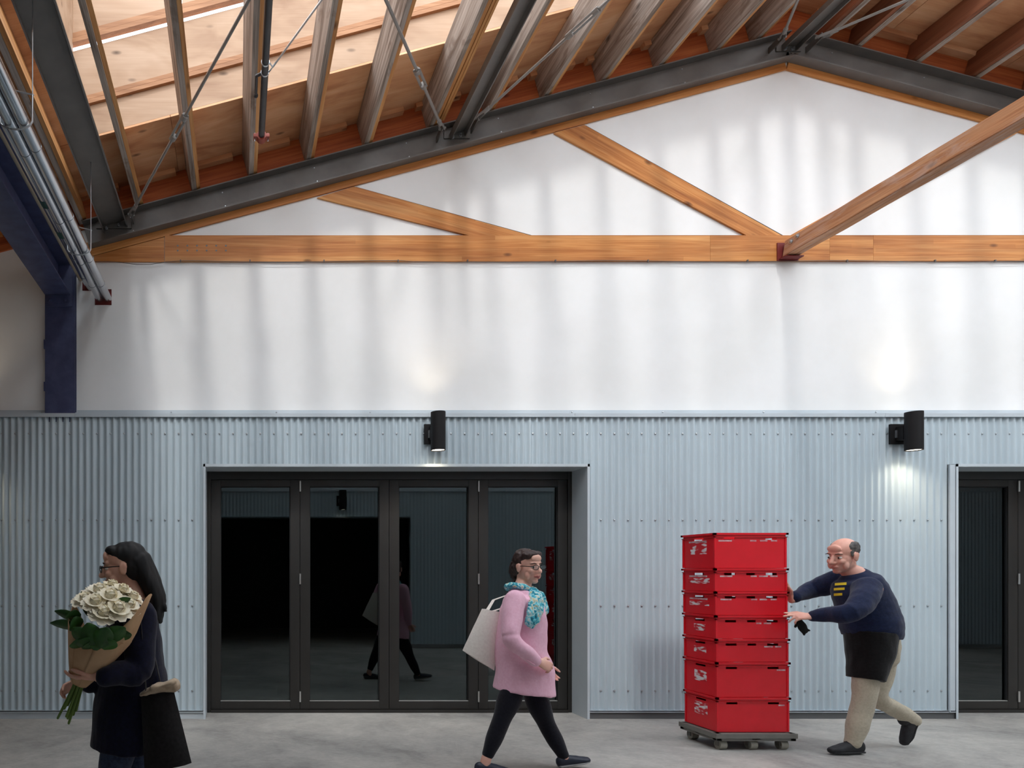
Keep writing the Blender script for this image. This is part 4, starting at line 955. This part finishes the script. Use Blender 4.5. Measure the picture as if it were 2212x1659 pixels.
limb(q, [(at(-.11, .03, -.1), .03), (at(-.175, .03, -.2), .018), (at(-.19, .03, -.24), .008)])
solid(q, 'hair', 'hair_black', pl, .006, 4, (.006, (26, 26, 5)), 8)
q = MB(); limb(q, [(Q(272, 1612), (.175, .2)), (Q(278, 1530), (.175, .195)), (Q(284, 1460), (.165, .175)), (Q(286, 1390), (.15, .18)), (Q(290, 1340), (.125, .19)), (Q(292, 1316), (.095, .16)), (Q(293, 1300), (.07, .09))], (1, 0, 0), 32, 'flat')
limb(q, [(RS, .078), (RS.lerp(RE, .5), .078), (RE, .07), (RE.lerp(RW, .5), .06), (RW + Vector((.03, 0, 0)), .05)])
limb(q, [(LS, .078), (LS.lerp(LE, .5), .07), (LE, .062), (LW + Vector((.03, 0, 0)), .044)])
limb(q, [(Q(330, 1440), (.05, .1)), (Q(342, 1480), (.05, .11)), (Q(330, 1560), (.05, .1))], (1, 0, 0))
solid(q, 'coat', 'navycoat', pl, .007, 4, (.008, (8, 8, 5)), 9)
q = MB()
for h_, k_, a_ in legs:
    H_, K_, A_ = Q(*h_), Q(*k_), Q(*a_); limb(q, [(H_, .08), (H_.lerp(K_, .5), .085), (K_, .074), (A_, .062)])
solid(q, 'trousers', 'denim', pl, .007, 3, (.006, 10), 10)
for h_, k_, a_ in legs:
    A_ = Q(*a_); shoe(pl, (A_.x + .07, A_.y, .004), (A_.x - .17, A_.y, .004), 'blackshoe', 'sole', (A_.x + .07, A_.y, .12))
# black bag on the near arm
bb = empty('tote_bag', Q(355, 1570, -.2), 'black cloth bag at the right hip of the person carrying flowers', 'bag')
cs = [Q(304, 1500, -.18), Q(376, 1494, -.18), Q(414, 1648, -.18), Q(312, 1662, -.18)]
vs = []; fs = []; nv = Vector((0, .1, 0))
for side in (0, 1):
    for i in range(g + 1):
        for j in range(g + 1):
            a, b = i / g, j / g; bul = math.sin(math.pi * a) ** .6 * (.3 + .7 * math.sin(math.pi * min(1, b * .62 + .15)))
            vs.append(quadp(a, b) + nv * .6 * bul * (1 if side else -1))
for side in (0, 1):
    for i in range(g):
        for j in range(g): k = side * N + i * (g + 1) + j; fs.append((k, k + 1, k + g + 2, k + g + 1))
for a, b in zip(edge, edge[1:] + edge[:1]): fs.append((a, b, b + N, a + N))
q = MB(); q.verts_faces(vs, fs); kid(q, 'bag_body', 'bagblack', bb, 70)
kid(MB().tube([Q(316, 1500, -.2), Q(312, 1440, -.26), Q(308, 1380, -.27), Q(304, 1322, -.24), Q(312, 1312, -.18), Q(330, 1400, -.1), Q(352, 1498, -.14)], (.003, .014), 8), 'strap', 'bagblack', bb)
fc = empty('folded_cloth', Q(340, 1486, -.18), 'folded beige cloth lying on top of the black bag', 'cloth')
q = MB(); limb(q, [(Q(306, 1499, -.18), (.006, .045)), (Q(322, 1492, -.18), (.016, .06)), (Q(350, 1484, -.18), (.026, .06)), (Q(376, 1480, -.18), (.03, .05))], (0, 0, 1)); limb(q, [(Q(330, 1484, -.2), (.01, .05)), (Q(376, 1472, -.2), (.014, .05))], (0, 0, 1)); solid(q, 'cloth_body', 'tan', fc, .005, 1, (.008, 16), 11)

# --- bouquet wrapped in kraft paper
base = Q(170, 1478, -.30); tip = Q(222, 1345, -.32); ax = (tip - base).normalized(); L = (tip - base).length
bq = empty('bouquet', base, 'bouquet of cream flowers and dark leaves wrapped in kraft paper', 'bouquet')
e1 = (Vector((1, 0, 0)) - ax * ax.x).normalized(); e2 = ax.cross(e1)
def conept(th, h_): r = .035 + .13 * min(.9, max(0, h_)) ** .85; return base + ax * (h_ * L) + (e1 * math.cos(th) + e2 * math.sin(th)) * r
def paper(t0, t1, top, r_off, name):
    vs = []; fs = []; n = 22; k = 8
    for i in range(n + 1):
        th = t0 + (t1 - t0) * i / n
        for j in range(k + 1):
            h_ = top(i / n) * j / k; p = conept(th, h_); c_ = base + ax * (h_ * L)
            vs.append(p + (p - c_).normalized() * (r_off + .006 * math.sin(th * 7) * j / k) )
    for i in range(n):
        for j in range(k): a = i * (k + 1) + j; fs.append((a, a + 1, a + k + 2, a + k + 1))
    q = MB(); b_ = q.verts_faces(vs, fs); o = q.build(name, 'kraft', None, 60); md = o.modifiers.new('t', 'SOLIDIFY'); md.thickness = .0015
    inv_child(o, bq)
paper(R(-200), R(20), lambda t: .62 + .12 * math.sin(math.pi * t) + .25 * t, .0, 'paper_wrap')
paper(R(-80), R(80), lambda t: .72 + .95 * math.sin(math.pi * t) ** 1.5, .004, 'paper_wrap')
paper(R(120), R(236), lambda t: .7 + .4 * math.sin(math.pi * t) ** 1.2, .002, 'paper_wrap')
def bloom(c, up, r):
    q = MB(); up = Vector(up).normalized(); a = up.orthogonal().normalized(); b = up.cross(a)
    for ring, (n, tilt, rr) in enumerate(((3, .2, .4), (5, .45, .6), (7, .85, .85), (9, 1.25, 1.0))):
        for k in range(n):
            th = 2 * math.pi * (k + .5 * (ring % 2)) / n + random.uniform(-.1, .1); d = a * math.cos(th) + b * math.sin(th); t = b * math.cos(th) - a * math.sin(th)
            pts = []
            for i in range(4):
                v_ = i / 3; ang = tilt * (.5 + .6 * v_)
                p = c + (up * (math.cos(ang) * v_ * .9) + d * (math.sin(ang) * v_ * rr + .12 * rr)) * r
                w_ = r * .5 * math.sin(math.pi * (.18 + .68 * v_)) * (.7 + .3 * rr)
                pts.append((p - t * w_ + up * .05 * r, p - d * .03 * r, p + t * w_ + up * .05 * r))
            vs = [x for row in pts for x in row]; fs = []
            for i in range(3):
                for j in range(2): fs.append((i * 3 + j, i * 3 + j + 1, i * 3 + j + 4, i * 3 + j + 3))
            q.verts_faces(vs, fs)
    q.ball(c + up * r * .45, (r * .42,) * 3, None, 10, 8)
    o = q.build('flower', 'petal', None, 60); inv_child(o, bq)
for x, y, dy, r in ((186, 1304, -.36, .062), (214, 1288, -.32, .07), (236, 1298, -.38, .066), (206, 1308, -.42, .06), (222, 1330, -.44, .064), (252, 1322, -.42, .066), (274, 1314, -.36, .06), (262, 1284, -.3, .058), (284, 1296, -.3, .05), (240, 1276, -.24, .06), (196, 1292, -.24, .06)):
    c_ = Q(x, y, dy); bloom(c_, (c_ - (base + ax * L * .35)) + Vector((0, -.12, .05)), r)
def leaf(p0, p1, wd, droop, name='leaf'):
    d = (p1 - p0); n = 6; lat = d.cross(Vector((0, .8, .6))).normalized(); up = lat.cross(d).normalized(); vs = []; fs = []
    for i in range(n + 1):
        t = i / n; c_ = p0 + d * t - Vector((0, 0, droop * t * t)); w_ = wd * math.sin(math.pi * min(1, t * .93 + .05)) ** .8
        vs += [c_ - lat * w_ + up * w_ * .25, c_ - up * .0, c_ + lat * w_ + up * w_ * .25]
    for i in range(n):
        for j in range(2): fs.append((i * 3 + j, i * 3 + j + 1, i * 3 + j + 4, i * 3 + j + 3))
    q = MB(); q.verts_faces(vs, fs); o = q.build(name, 'leaf', None, 60); md = o.modifiers.new('t', 'SOLIDIFY'); md.thickness = .0012; inv_child(o, bq)
for x0, y0, x1, y1, dy, wd in ((170, 1360, 108, 1336, -.34, .03), (172, 1345, 118, 1310, -.3, .028), (180, 1340, 150, 1352, -.42, .035), (185, 1390, 158, 1345, -.46, .04), (200, 1395, 190, 1335, -.48, .045), (215, 1400, 232, 1345, -.48, .045), (230, 1390, 270, 1345, -.46, .042), (190, 1400, 170, 1372, -.47, .04), (205, 1405, 215, 1360, -.47, .04), (240, 1380, 284, 1360, -.42, .04), (190, 1330, 176, 1268, -.28, .025), (250, 1310, 282, 1282, -.4, .02), (200, 1400, 180, 1385, -.46, .04), (180, 1395, 150, 1385, -.44, .035), (222, 1402, 250, 1376, -.46, .04), (175, 1330, 140, 1325, -.4, .03)):
    leaf(Q(x0, y0, dy), Q(x1, y1, dy - .02), wd, .02)
q = MB()
for k in range(9):
    t = 2 * math.pi * k / 9; v_ = (e1 * math.cos(t) + e2 * math.sin(t)) * .022; q.tube([base + v_ * 1.1 + ax * .1, base - ax * .02 + v_ * .9, base - ax * (.12 + .03 * (k % 3)) + v_ * 1.5], .006, 6)
kid(q, 'stems', 'stem', bq)
